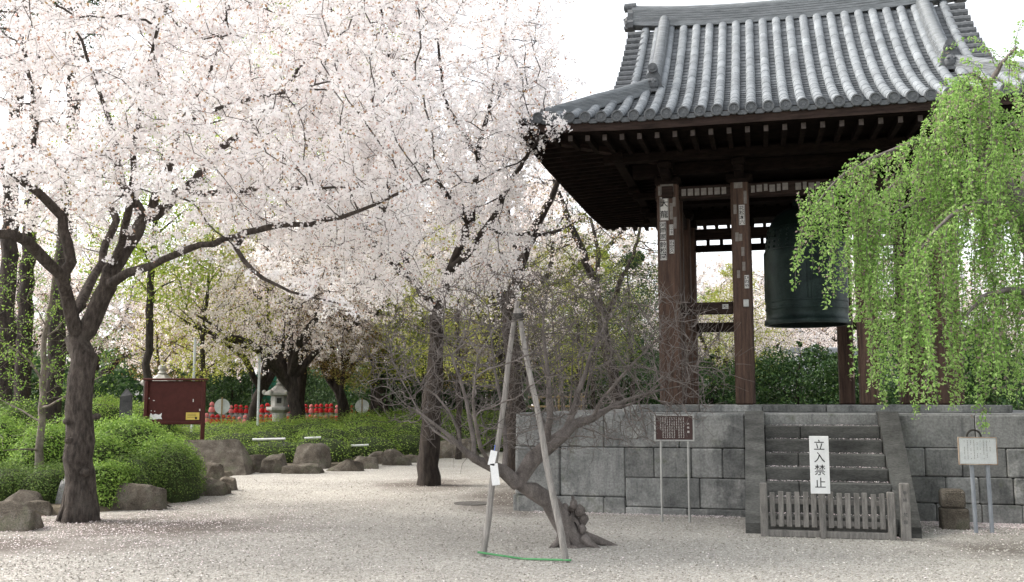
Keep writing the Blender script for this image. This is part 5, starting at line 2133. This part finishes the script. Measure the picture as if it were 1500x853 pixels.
# hollow stump: broken shell around a cavity and splayed roots
mb = MB()
nA, nZ = 22, 12
vs, fs = [], []
for iz in range(nZ + 1):
    q = iz / nZ
    for k_ in range(nA):
        a = 2 * PI * k_ / nA
        r = 0.155 - 0.045 * q + 0.09 * (1 - q) ** 4 + 0.024 * math.sin(3 * a + 5 * q) + 0.022 * math.sin(7 * a - 9 * q)
        hgt = 0.46 + 0.10 * math.sin(a * 2 + 0.6) + 0.05 * math.sin(5 * a)
        vs.append((r * math.cos(a) - 0.10 * q, r * 0.85 * math.sin(a), hgt * q - 0.03))
for iz in range(nZ):
    for k_ in range(nA):
        a = 2 * PI * (k_ + 0.5) / nA
        hollow = (abs(((a + PI / 2 - 0.35 + PI) % (2 * PI)) - PI) < 0.42) and 2 <= iz <= 8
        if not hollow:
            k2 = (k_ + 1) % nA
            fs.append([iz * nA + k_, iz * nA + k2, (iz + 1) * nA + k2, (iz + 1) * nA + k_])
mb.add(vs, fs)
for a, ln in ((0.1, 0.55), (-0.5, 0.35), (2.6, 0.3), (3.6, 0.34), (1.5, 0.3)):
    mb.tube([(0.12 * math.cos(a), 0.12 * math.sin(a), 0.1), (0.55 * ln * math.cos(a), 0.55 * ln * math.sin(a), 0.05), (ln * math.cos(a), ln * math.sin(a), -0.03)], [0.07, 0.045, 0.015], 8, wob=0.2)
for (x, y, z, r) in ((0.07, -0.06, 0.40, 0.06), (0.115, -0.04, 0.30, 0.055), (0.10, -0.07, 0.20, 0.045), (-0.10, -0.03, 0.42, 0.05), (0.0, -0.08, 0.47, 0.045)):
    mb.ellipsoid((x, y, z), (r, r * 0.8, r * 1.25), 12, 8, noise=0.25)
mb.build('hollow_stump', M['bark_grey'], plum, smooth=True)


# ------------------------------------------------------------------ paper tags on the plum limb
def ptag(px, py, w, h, tilt, label):
    p = at(px, py, 10.63)
    o_ = thing('paper_tag', label, 'tag', (p.x, p.y, p.z), 0, 'paper tags on the plum')
    mb = MB()
    R = Matrix.Rotation(tilt, 3, 'Y')
    mb.box((0, 0, 0), (w, 0.012, h), R)
    mb.build('card', M['white_paint'], o_)
    mb = MB()
    top = R @ Vector((0, 0, h / 2))
    mb.tube([top, top + Vector((0.01, 0.03, 0.05)), top + Vector((0.0, 0.13, 0.05))], 0.004, 5)
    mb.build('string', M['blue'], o_)


ptag(721.5, 671, 0.072, 0.155, 0.22, 'short white card tied to the left pole of the prop, upper of two')
ptag(725, 695, 0.082, 0.225, -0.12, 'longer white card hanging below the other on the left prop pole')

# ------------------------------------------------------------------ pigeon on a twig by the roof corner
p = at(738, 130, 16.4)
bird = thing('pigeon', 'small grey pigeon perched upright on a twig near the roof corner', 'bird', (p.x, p.y, p.z), 0.4)
mb = MB()
rb = Matrix.Rotation(math.radians(-58), 3, 'Y')
mb.ellipsoid((0, 0, 0), (0.125, 0.062, 0.068), 16, 10, rot=rb)
mb.ellipsoid((0.052, 0, 0.115), (0.043, 0.036, 0.04), 12, 8)
mb.ellipsoid((0.04, 0, 0.075), (0.045, 0.038, 0.055), 12, 8)
mb.tube([(0.085, 0, 0.112), (0.115, 0, 0.104)], [0.011, 0.003], 6)
mb.build('body', M['bird'], bird, smooth=True)
mb = MB()
mb.box((-0.085, 0, -0.14), (0.13, 0.05, 0.014), Matrix.Rotation(math.radians(-66), 3, 'Y'))
mb.build('tail', M['bird'], bird)
for s_ in (-1, 1):
    mb = MB()
    mb.ellipsoid((-0.02, s_ * 0.055, -0.015), (0.12, 0.016, 0.05), 12, 8, rot=Matrix.Rotation(math.radians(-62), 3, 'Y'))
    mb.build('wing', M['bird'], bird, smooth=True)
    mb = MB()
    mb.tube([(0.01, s_ * 0.025, -0.07), (0.02, s_ * 0.025, -0.135)], 0.006, 6)
    mb.build('leg', M['rust'], bird)

# ------------------------------------------------------------------ weeping cherry on the right
Yw = 11.6
xw = at(1530, 700, Yw)
limbsW = [
    L((1590, 770, 11.9, .24), (1575, 640, 11.9, .20), (1555, 500, 11.8, .17), (1530, 400, 11.7, .15), (1495, 320, 11.6, .12), (1462, 262, 11.5, .095), (1445, 215, 11.4, .08), (1440, 160, 11.3, .05), (1462, 95, 11.2, .025), (1490, 70, 11.1, .012)),
    L((1445, 215, 11.4, .05), (1412, 192, 11.3, .042), (1375, 200, 11.1, .035), (1330, 212, 10.9, .028), (1275, 232, 10.8, .02), (1225, 262, 10.75, .013), (1195, 300, 10.7, .006)),
    L((1462, 262, 11.5, .05), (1440, 240, 12.2, .042), (1385, 238, 12.5, .03), (1320, 262, 12.7, .02), (1270, 300, 12.8, .009)),
    L((1495, 320, 11.6, .06), (1470, 300, 10.9, .045), (1430, 295, 10.5, .032), (1385, 320, 10.3, .02), (1350, 365, 10.2, .009)),
    L((1440, 160, 11.3, .035), (1415, 120, 11.1, .024), (1395, 130, 10.9, .015), (1378, 170, 10.8, .007)),
    L((1530, 400, 11.7, .07), (1520, 330, 10.9, .05), (1530, 230, 10.6, .035), (1500, 170, 10.5, .02), (1470, 190, 10.4, .009)),
    L((1555, 500, 11.8, .06), (1520, 440, 10.8, .045), (1475, 420, 10.4, .03), (1430, 440, 10.2, .015), (1405, 480, 10.1, .007)),
    L((1495, 320, 11.6, .05), (1500, 230, 12.2, .035), (1540, 150, 12.6, .02), (1600, 130, 12.8, .01)),
    L((1530, 400, 11.7, .06), (1600, 330, 11.4, .04), (1660, 300, 11.2, .02), (1700, 330, 11, .008)),
    L((1445, 215, 11.4, .035), (1455, 150, 10.8, .022), (1430, 105, 10.5, .014), (1405, 110, 10.4, .007)),
    L((1462, 262, 11.5, .04), (1420, 270, 11.2, .03), (1370, 285, 11, .02), (1310, 310, 10.9, .012), (1265, 350, 10.85, .006)),
]
weep = thing('weeping_cherry', 'weeping cherry with long hanging strands of fresh green leaves at the right', 'tree', (xw.x, xw.y, 0))
skW = Skeleton(limbsW, seg=0.12).finish(r0=0.005)
b0 = np.array(weep.location)
# hanging strands start along the limbs
strands = []
allP = skW.P
cand = np.where(skW.rad < 0.075)[0]
rg = np.random.default_rng(5)
for i in cand:
    for _ in range(4):
        if rg.random() > 0.8:
            continue
        p = allP[i] + rg.normal(size=3) * np.array([0.05, 0.10, 0.03])
        if noise.noise(Vector(allP[i]) * 2.2) < -0.3:
            continue
        d0 = skW.dir[i] * 0.6 + rg.normal(size=3) * np.array([0.55, 0.55, 0.2])
        ln = rg.uniform(0.35, 1.0) if rg.random() < 0.55 else rg.uniform(0.9, 2.0)
        # strands near the outer tips stay short, the inner ones fall long
        if p[0] < 3.75:
            ln *= 0.62
        ln = min(ln, p[2] - 1.55) if rg.random() < 0.93 else min(ln, p[2] - 1.25)
        if ln < 0.12:
            continue
        n_ = max(4, int(ln / 0.09))
        v_ = d0 / np.linalg.norm(d0) * 0.09
        pts = [p]
        for k_ in range(n_):
            v_ = v_ * 0.80 + np.array([0, 0, -0.028]) + rg.normal(size=3) * 0.007
            v_ = v_ / np.linalg.norm(v_) * (ln / n_)
            pts.append(pts[-1] + v_)
        strands.append(np.array(pts))
# one lone strand hanging over the white notice board
for px in (1428, 1436, 1441):
    a = np.array(at(px, 470, 11.0))
    e = np.array(at(px + 2, 632 if px != 1428 else 608, 11.0))
    strands.append(a + (e - a) * np.linspace(0, 1, 18)[:, None] + rg.normal(size=(18, 3)) * 0.012)
for px, pyt, pyb in ((1182, 300, 382), (1200, 290, 372), (1222, 300, 455), (1246, 300, 440), (1262, 300, 470), (1285, 300, 470), (1275, 350, 570), (1300, 400, 560), (1325, 400, 585), (1345, 420, 612), (1365, 420, 600), (1312, 350, 590), (1290, 400, 598), (1390, 430, 600), (1410, 460, 590), (1355, 350, 560), (1335, 330, 520), (1440, 460, 580), (1470, 440, 590), (1490, 440, 600), (1460, 420, 560)):
    for q in range(3):
        Yq = rg.uniform(10.4, 11.6)
        a = np.array(at(px + rg.uniform(-9, 9), pyt - 20, Yq))
        e = np.array(at(px + rg.uniform(-9, 9), pyb - rg.uniform(0, 45) * (q > 0), Yq + rg.uniform(-0.1, 0.1)))
        n_ = int(np.linalg.norm(e - a) / 0.07) + 3
        w_ = np.linspace(0, 1, n_)[:, None]
        sway = np.array([0.05, 0.05, 0]) * np.sin(w_ * 5 + rg.random() * 6)
        strands.append(a + (e - a) * w_ + sway + rg.normal(size=(n_, 3)) * 0.008)
ch = [(s_, np.linspace(0.0045, 0.0018, len(s_))) for s_ in strands]
P, F = merge(tubes_np(skW.chains), tubes_np(ch))
np_obj('trunk', P - b0, F, M['bark_grey'], weep, smooth=True)
C, dn = [], []
for s_ in strands:
    seg = np.linalg.norm(np.diff(s_, axis=0), axis=1).sum()
    n_ = int(seg / 0.036) * 4
    u_ = rg.random(n_) * (len(s_) - 1.001)
    i_ = u_.astype(int)
    # leaves sit in whorls along the strand
    node = np.round(u_ * 1.4) / 1.4
    i_ = np.minimum(node.astype(int), len(s_) - 2)
    q = s_[i_] + (s_[i_ + 1] - s_[i_]) * (node - i_)[:, None]
    o_ = rand_dir(n_, rg) * np.array([1, 1, 0.5]) * (0.028 + 0.03 * rg.random((n_, 1)))
    C.append(q + o_)
    dn.append(o_ * 18 + np.array([0, 0, -0.55]))
C, dn = np.concatenate(C), np.concatenate(dn)
print('weeping leaves', len(C), 'strands', len(strands))
v, f = leaf_quads(C, rg.normal(size=C.shape) + np.array([0, -0.2, 0.5]), 0.043, 0.023, 0.25, along=dn, rng=rg)
np_obj('crown', v - b0, f, M['leaf_weep'], weep)

# ------------------------------------------------------------------ background cherries (two grown forms, then copies)
def bg_cherry(seed, label, lean, hgt):
    rg_ = np.random.default_rng(seed)
    z1 = 2.4
    lx, ly = lean
    limbs = [[(0, 0, -0.1, .28), (0.02, 0, 0.3, .22), (lx * 0.3, ly * 0.3, 1.2, .19), (lx, ly, z1, .18)]]
    na = 6
    for i in range(na):
        a = 2 * PI * i / na + rg_.uniform(-0.4, 0.4)
        up = rg_.uniform(1.0, 2.8)
        r = rg_.uniform(2.6, 4.2)
        limbs.append([(lx, ly, z1 - rg_.uniform(0, 0.5), .13), (lx + 0.3 * r * math.cos(a), ly + 0.3 * r * math.sin(a), z1 + 0.45 * up + 0.4, .10),
                      (lx + 0.7 * r * math.cos(a + 0.2), ly + 0.7 * r * math.sin(a + 0.2), z1 + up, .06), (lx + r * math.cos(a + 0.1), ly + r * math.sin(a + 0.1), z1 + up * 1.3 + 0.3, .02)])
    limbs.append([(lx, ly, z1, .14), (lx * 1.4, ly * 1.4, z1 + 1.6, .1), (lx * 1.2, ly * 1.6, z1 + 3.0, .05), (lx, ly * 1.8, z1 + 4.2, .02)])
    A = in_ellipsoid(3000, (lx, ly, hgt * 0.66), (4.9, 4.9, hgt * 0.40), rg_)
    rho_ = np.linalg.norm(A[:, :2], axis=1)
    A = A[A[:, 2] > 3.5 - 0.20 * rho_ + 0.35 * np.sin(A[:, 0] * 1.7) * np.cos(A[:, 1] * 1.9)]
    A = layered_gaps(A, 0.6, -0.05, seed)
    return make_tree('cherry_tree', label, 'tree', (0, 0, 0), limbs, A, M['bark_dark'], dict(D=0.3, di=2.0, dk=0.52, iters=60),
                     cherry_leaf(2, 0.6, 3, 8, 'blossom_far', rmax=0.02, cs=0.10, fs=0.066, rt=0.006, dens=0.66), r0=0.008, group='cherries beyond the hedge')[0]


def ground_at(px, Y):
    return ((px - 750) / 1458.0 * Y * 1.0, Y, 0)


c1 = bg_cherry(21, 'stout dark cherry just right of the clear stone lantern', (-0.25, 0.1), 8.2)
c1.location = ground_at(438, 33.0)
c2 = bg_cherry(22, 'leaning cherry with a slim trunk just left of the clear stone lantern', (0.5, 0.2), 7.6)
c2.location = ground_at(366, 34.0)
c2.scale = (0.85, 0.85, 0.95)
BGC = [
    (c2, 512, 38.0, 2.4, 1.05, 'gnarled cherry behind the right round sign'),
    (c2, 300, 50.0, 0.7, 1.0, 'far cherry above the red caps behind the left round sign'),
    (c1, 130, 44.0, 3.0, 1.1, 'far cherry over the dark stone pillar'),
    (c1, 590, 44.0, 4.2, 1.05, 'far cherry between the gnarled cherry and the second trunk'),
    (c2, 690, 46.0, 5.1, 1.1, 'far cherry in the gap right of the second trunk'),
    (c1, 20, 40.0, 5.6, 1.15, 'far cherry at the left edge behind the tall trunks'),
    (c2, 800, 40.0, 3.6, 1.0, 'far cherry behind the bamboo barrier'),
    (c1, 752, 35.0, 0.9, 1.5, 'tall old cherry whose trunk hides behind the dark twisting limbed cherry'),
    (c2, 560, 41.0, 1.7, 1.7, 'tallest far cherry rising above the gnarled cherry'),
    (c2, 1075, 39.0, 2.9, 0.9, 'cherry beyond the hall seen between the second pillar and the bell'),
    (c1, 930, 52.0, 2.0, 1.1, 'far cherry rising behind the hall roof left of the corner pillar'),
    (c2, 1130, 52.0, 1.0, 1.1, 'far cherry behind the bell'),
    (c1, 1290, 50.0, 0.2, 1.1, 'far cherry behind the right tower pillars'),
    (c2, 440, 56.0, 4.4, 1.25, 'farthest cherry over the middle of the statues'),
    (c1, 1450, 46.0, 2.8, 1.0, 'far cherry behind the weeping strands at the right'),
]
for src, px, Y_, rz0, sc_, lab in BGC:
    o = dup(src, ground_at(px, Y_), rz0, sc_, lab)


# ------------------------------------------------------------------ dark evergreens and the far belt of wood
def ev_tree(seed, name, label, h, rad, mat, lsize, count, trunk_r, zlow, nblob=16, bark='bark_dark', group=None):
    rg_ = np.random.default_rng(seed)
    root = thing(name, label, 'tree', (0, 0, 0), 0, group)
    limbs = [[(0, 0, -0.1, trunk_r * 1.3), (0.03, 0, 0.4, trunk_r), (0.1 * rg_.normal(), 0.1 * rg_.normal(), h * 0.45, trunk_r * 0.75), (0.2 * rg_.normal(), 0.2 * rg_.normal(), h * 0.9, trunk_r * 0.2)]]
    bl = []
    for i in range(nblob):
        z = zlow + (h - zlow) * (i + 0.5) / nblob
        f_ = math.sin(PI * min(0.97, 0.18 + 0.8 * (i + 0.5) / nblob))
        a = i * 2.4
        r = rad * f_ * rg_.uniform(0.35, 0.75)
        c = (r * math.cos(a), r * math.sin(a), z)
        bl.append((c, rad * f_ * rg_.uniform(0.38, 0.6)))
        limbs.append([(0, 0, z - 0.5 * r, trunk_r * 0.3), (0.5 * c[0], 0.5 * c[1], z - 0.2 * r, trunk_r * 0.2), (c[0], c[1], z, trunk_r * 0.08)])
    sk = Skeleton(limbs, seg=0.4).finish(r0=0.01)
    P, F = tubes_np(sk.chains)
    np_obj('trunk', P, F, M[bark], root, smooth=True)
    Ps = []
    for c, r in bl:
        n_ = int(count / nblob)
        d = rand_dir(n_, rg_)
        Ps.append(np.array(c) + d * np.array([1, 1, 0.75]) * r * (0.35 + 0.75 * rg_.random((n_, 1)) ** 0.6))
    C = np.concatenate(Ps)
    # drop leaves where a coarse pattern opens gaps
    g_ = np.sin(C[:, 0] * 3.1 + seed) * np.cos(C[:, 1] * 2.7) + np.sin(C[:, 2] * 3.3 + C[:, 0] * 1.2)
    C = C[g_ > -0.9]
    v, f = leaf_quads(C, rg_.normal(size=C.shape) + np.array([0, 0, 0.6]), lsize, lsize * 0.5, 0.12, rng=rg_)
    np_obj('crown', v, f, M[mat], root)
    return root


e1 = ev_tree(31, 'evergreen_shrub', 'dark evergreen behind the bell between the tower pillars', 3.6, 2.2, 'leaf_dark', 0.12, 15000, 0.09, 0.5, group='dark evergreens behind')
e1.location = ground_at(1165, 33)
e2 = ev_tree(32, 'evergreen_shrub', 'glossy evergreen right of the bell behind the tower', 3.2, 1.9, 'leaf_dark', 0.11, 14000, 0.08, 0.3, group='dark evergreens behind')
e2.location = ground_at(1235, 31)
for src, px, Y_, rz0, sc_, lab in ((e1, 1040, 34, 2.0, 0.9, 'dark evergreen in the gap between corner pillar and second pillar'), (e2, 1120, 36, 1.0, 1.0, 'evergreen at the foot of the second front pillar'),
                                   (e1, 575, 42, 0.5, 1.0, 'dark evergreen right of the gnarled cherry'), (e2, 640, 44, 3.0, 1.1, 'dark evergreen hidden partly by the second cherry trunk'),
                                   (e1, 700, 43, 4.0, 1.1, 'dark evergreen below the pale distant roof'), (e2, 345, 47, 2.2, 1.1, 'dark evergreen above the statues left of the lantern'),
                                   (e1, 440, 48, 5.0, 1.0, 'dark evergreen behind the stout cherry'), (e2, 290, 48, 0.2, 0.95, 'dark evergreen directly above the red board edge'),
                                   (e1, 140, 36, 1.1, 0.75, 'dark evergreen behind the yellow green azalea'), (e2, 60, 34, 2.7, 0.8, 'dark evergreen at the far left between trunks'),
                                   (e2, 850, 36, 5.2, 1.2, 'dark evergreen behind the slender tree at the platform'), (e1, 940, 35, 4.4, 1.1, 'dark evergreen just left of the corner pillar'),
                                   (e1, 1340, 32, 3.1, 1.2, 'dark evergreen behind the weeping strands'), (e2, 1440, 32, 0.9, 1.3, 'dark evergreen far right behind the platform')):
    dup(src, ground_at(px, Y_), rz0, sc_, lab)

t1 = ev_tree(41, 'tall_tree', 'tall straight trunked tree at the left edge', 19, 2.6, 'leaf_dark', 0.12, 16000, 0.24, 12.0, bark='bark_dark', group='tall trees at the left')
t1.location = ground_at(8, 26)
dup(t1, ground_at(36, 29), 1.9, 1.0, 'tall dark trunk second from the left edge')
dup(t1, ground_at(82, 27), 4.1, 1.05, 'tall dark trunk just left behind the front cherry fork')
m1 = ev_tree(42, 'maple_tree', 'fresh green maple crown showing through blossom at the top', 11.5, 3.2, 'leaf_fresh', 0.11, 22000, 0.13, 5.0, bark='bark_dark', group='fresh green trees')
m1.location = ground_at(217, 29)
dup(m1, ground_at(620, 36), 2.0, 0.62, 'pale green leafed tree behind the second cherry trunk')
dup(m1, ground_at(870, 33), 4.0, 0.6, 'pale green leafed tree beyond the platform corner')
dup(m1, ground_at(439, 37), 1.0, 1.6, 'tall fresh green tree behind the middle of the blossom')
dup(m1, ground_at(1040, 44), 5.0, 0.6, 'pale green leafed tree beyond the tower')

ev = ev_tree(43, 'evergreen_tree', 'loose small leafed evergreen tree just left of the corner pillar', 6.4, 1.9, 'leaf_dark', 0.085, 12000, 0.08, 2.2, nblob=18)
ev.location = ground_at(925, 30)

# grey bare shrub behind the platform's left corner
bq = gnd(838, 700)
bs = Vector((1.25, 22.0, 0))
limbsQ = [[(bs.x, bs.y, -0.1, .05), (bs.x, bs.y, 0.5, .045)]]
for i in range(11):
    a_ = i * 2.4
    limbsQ.append([(bs.x, bs.y, 0.3, .03), (bs.x + 0.35 * math.cos(a_), bs.y + 0.35 * math.sin(a_), 1.5, .022), (bs.x + (0.5 + 0.05 * i) * math.cos(a_), bs.y + (0.5 + 0.05 * i) * math.sin(a_), 2.6 + 0.12 * i, .010)])
A7 = in_ellipsoid(1500, (bs.x, bs.y, 3.0), (1.5, 1.3, 1.7))
make_tree('bare_shrub', 'tall bare grey twiggy shrub behind the left corner of the stone platform', 'shrub', (bs.x, bs.y, 0), limbsQ, A7, M['bark_grey'],
          dict(D=0.14, di=1.0, dk=0.2, iters=60, trop=(0, 0, 0.3), wander=0.15), leafed('leaf_olive', 1, 0.25, 2, 0.035), r0=0.005)

br = ev_tree(44, 'cherry_tree', 'small cherry already in bronze young leaf before the gnarled cherry', 5.6, 2.1, 'leaf_bronze', 0.075, 7000, 0.09, 2.6, nblob=14)
br.location = ground_at(497, 35)
dup(br, ground_at(236, 39), 2.0, 1.0, 'bronze leafed small tree rising behind the red notice board')
dup(br, ground_at(672, 39), 4.0, 0.95, 'bronze leafed small tree just right of the second cherry trunk')

ct = ev_tree(45, 'maple_tree', 'pale yellow green young leafed tree between the second trunk and the dark twisting limb', 7.6, 2.3, 'leaf_chartreuse', 0.085, 12000, 0.08, 2.4, nblob=16)
ct.location = ground_at(672, 29)
dup(ct, ground_at(845, 31), 2.0, 1.0, 'pale yellow green tree lit behind the bare shrub at the platform corner')
dup(ct, ground_at(548, 37), 4.0, 1.0, 'pale yellow green tree between the gnarled cherry and the second trunk')
dup(ct, ground_at(300, 31), 5.0, 1.1, 'pale yellow green tree behind the notice board under the blossom')
dup(ct, ground_at(1085, 36), 1.0, 0.9, 'pale yellow green tree seen between second pillar and bell')

# far belt: one mass
rg = np.random.default_rng(77)
n_ = 110000
xb_ = rg.uniform(-62, 62, n_)
yb_ = rg.uniform(60, 72, n_)
hb_ = 4.4 + 1.2 * np.sin(xb_ * 0.21 + 1) + 1.8 * np.sin(xb_ * 0.53 + yb_ * 0.3) + 1.0 * np.sin(xb_ * 1.3)
zb_ = hb_ * rg.random(n_) ** 0.75
C = np.stack([xb_, yb_, zb_], axis=1)
v, f = leaf_quads(C, rg.normal(size=C.shape) + np.array([0, 0, 0.4]), 0.42, 0.24, 0.12, rng=rg)
o = np_obj('far_wood', v, f, M['leaf_dark'])
o['kind'] = 'stuff'
o['label'] = 'dark band of far off trees closing the view'

# ---- thin sapling in the left bed
bS = at(58, 684, 16.6)
limbsS = [
    L((57, 700, 16.6, .085), (58, 660, 16.6, .065), (61, 600, 16.6, .055), (62, 550, 16.6, .05), (68, 480, 16.6, .04), (78, 420, 16.6, .025), (84, 360, 16.6, .012)),
    L((61, 600, 16.6, .025), (90, 585, 16.2, .018), (130, 560, 16, .012), (160, 545, 15.9, .005)),
    L((60, 620, 16.6, .02), (30, 600, 16.8, .014), (-10, 580, 17, .006)),
    L((62, 550, 16.6, .025), (40, 520, 16.4, .016), (5, 500, 16.2, .007)),
    L((66, 500, 16.6, .02), (95, 470, 16.9, .012), (110, 450, 17, .006)),
    L((58, 660, 16.6, .02), (35, 655, 16.2, .014), (5, 660, 16, .006)),
    L((70, 470, 16.6, .016), (45, 440, 16.3, .01), (20, 430, 16.1, .005)),
]
A6 = in_ellipsoid(520, (-7.9, 16.6, 2.6), (1.4, 1.0, 1.8))
make_tree('sapling', 'thin pale sapling with sparse small leaves left of the front cherry', 'tree', (bS.x, bS.y, 0), limbsS, A6, M['bark_pale'],
          dict(D=0.16, di=1.0, dk=0.26, iters=50), leafed('leaf_azalea', 1, 0.24, 12, 0.045), r0=0.0035)

# ================================================================== FALLEN PETALS AND PEBBLES
rg = np.random.default_rng(99)


def scatter(n_, x0, x1, y0, y1, dens):
    x = rg.uniform(x0, x1, n_)
    y = rg.uniform(y0, y1, n_)
    keep = rg.random(n_) < dens(x, y)
    return np.stack([x[keep], y[keep], np.full(keep.sum(), 0.006)], axis=1)


def patch(x, y):
    return 0.5 + 0.5 * np.sin(x * 1.7 + 0.6 * np.sin(y * 2.1)) * np.sin(y * 1.3 + 0.8 * np.sin(x * 0.9))


def onbed(x, y):
    return (x < -5.6) & (y > 14.8)


D1 = scatter(34000, -8.5, -2.0, 8.6, 17.5, lambda x, y: np.where(onbed(x, y), 0, np.exp(-((x + 5.0) / 2.6) ** 2 - ((y - 13) / 2.6) ** 2) * (0.3 + 0.7 * patch(x * 2, y * 2))))
D2 = scatter(46000, -7, 7, 8.6, 26, lambda x, y: np.where(onbed(x, y), 0, 0.06 + 0.13 * patch(x, y)) * 0.5)
ql = [D1, D2]
# along the wall foot and on the treads
for t0, t1, d0, d1, n_ in ((0.3, 3.3, -0.35, -0.06, 900), (5.5, 8.2, -0.55, -0.06, 3800), (3.7, 5.2, -2.02, -1.86, 900), (5.5, 8.0, -1.4, -0.5, 1200)):
    t = rg.uniform(t0, t1, n_)
    d = d1 + (d0 - d1) * rg.random(n_) ** 1.6
    ql.append(np.stack([P0[0] + t * U[0] + d * V[0], P0[1] + t * U[1] + d * V[1], np.full(n_, 0.006)], axis=1))
for i, z in enumerate(tops):
    n_ = 240 + 60 * (i > 2)
    t = rg.uniform(tL1 + 0.02, tR0 - 0.02, n_)
    d = -0.255 * i - 0.30 + 0.25 * rg.random(n_) ** 0.5
    ql.append(np.stack([P0[0] + t * U[0] + d * V[0], P0[1] + t * U[1] + d * V[1], np.full(n_, z + 0.004)], axis=1))
C = np.concatenate(ql)
C[:, 2] += rg.random(len(C)) * 0.006
v, f = leaf_quads(C, rg.normal(size=C.shape) * 0.25 + np.array([0, 0, 1.0]), 0.022, 0.018, 0.1, rng=rg)
o = np_obj('fallen_petals', v, f, M['petal_fallen'])
o['kind'] = 'stuff'
o['label'] = 'white cherry petals fallen on gravel and steps'

n_ = 60000
yq = 8.4 + 13 * rg.random(n_) ** 1.5
xq = rg.uniform(-0.6, 0.6, n_) * (yq + 1)
d_ = (xq - P0[0]) * V[0] + (yq - P0[1]) * V[1]
t_ = (xq - P0[0]) * U[0] + (yq - P0[1]) * U[1]
soilm = np.minimum(((xq + 4.9) / 2.5) ** 2 + ((yq - 13.4) / 1.6) ** 2, ((xq + 6.2) / 2.5) ** 2 + ((yq - 11.6) / 0.9) ** 2) + 0.5 * np.sin(xq * 5.1) * np.sin(yq * 4.3)
ok = (soilm > 0.7) & ~onbed(xq, yq) & ~((d_ > -0.08) & (t_ > -0.1)) & ~((d_ > -2.0) & (t_ > 3.4) & (t_ < 5.5))
xq, yq = xq[ok], yq[ok]
n_ = len(xq)
C = np.stack([xq, yq, np.full(n_, 0.002)], axis=1)
oct_ = np.array([[1, 0, 0], [0, 1, 0], [-1, 0, 0], [0, -1, 0], [0, 0, 0.8]], float)
sz = 0.006 + 0.010 * rg.random((n_, 1, 1)) ** 2
ang = rg.random(n_) * 6.28
ca, sa = np.cos(ang), np.sin(ang)
loc = oct_[None] * (0.7 + 0.6 * rg.random((n_, 5, 1)))
rot = np.stack([loc[:, :, 0] * ca[:, None] - loc[:, :, 1] * sa[:, None], loc[:, :, 0] * sa[:, None] + loc[:, :, 1] * ca[:, None], loc[:, :, 2]], axis=2)
P = (C[:, None] + rot * sz).reshape(-1, 3)
tri = np.array([[0, 1, 4], [1, 2, 4], [2, 3, 4], [3, 0, 4]])
F = (np.arange(n_)[:, None, None] * 5 + tri[None]).reshape(-1, 3)
o = np_obj('gravel_stones', P, F, M['pebble'], tint=np.repeat(rg.random(n_), 4))
o['kind'] = 'stuff'
o['label'] = 'loose pale gravel stones on the court'

bpy.data.objects.remove(_fo)
print('faces', sum(len(o.data.polygons) for o in SC.objects if o.type == 'MESH'))
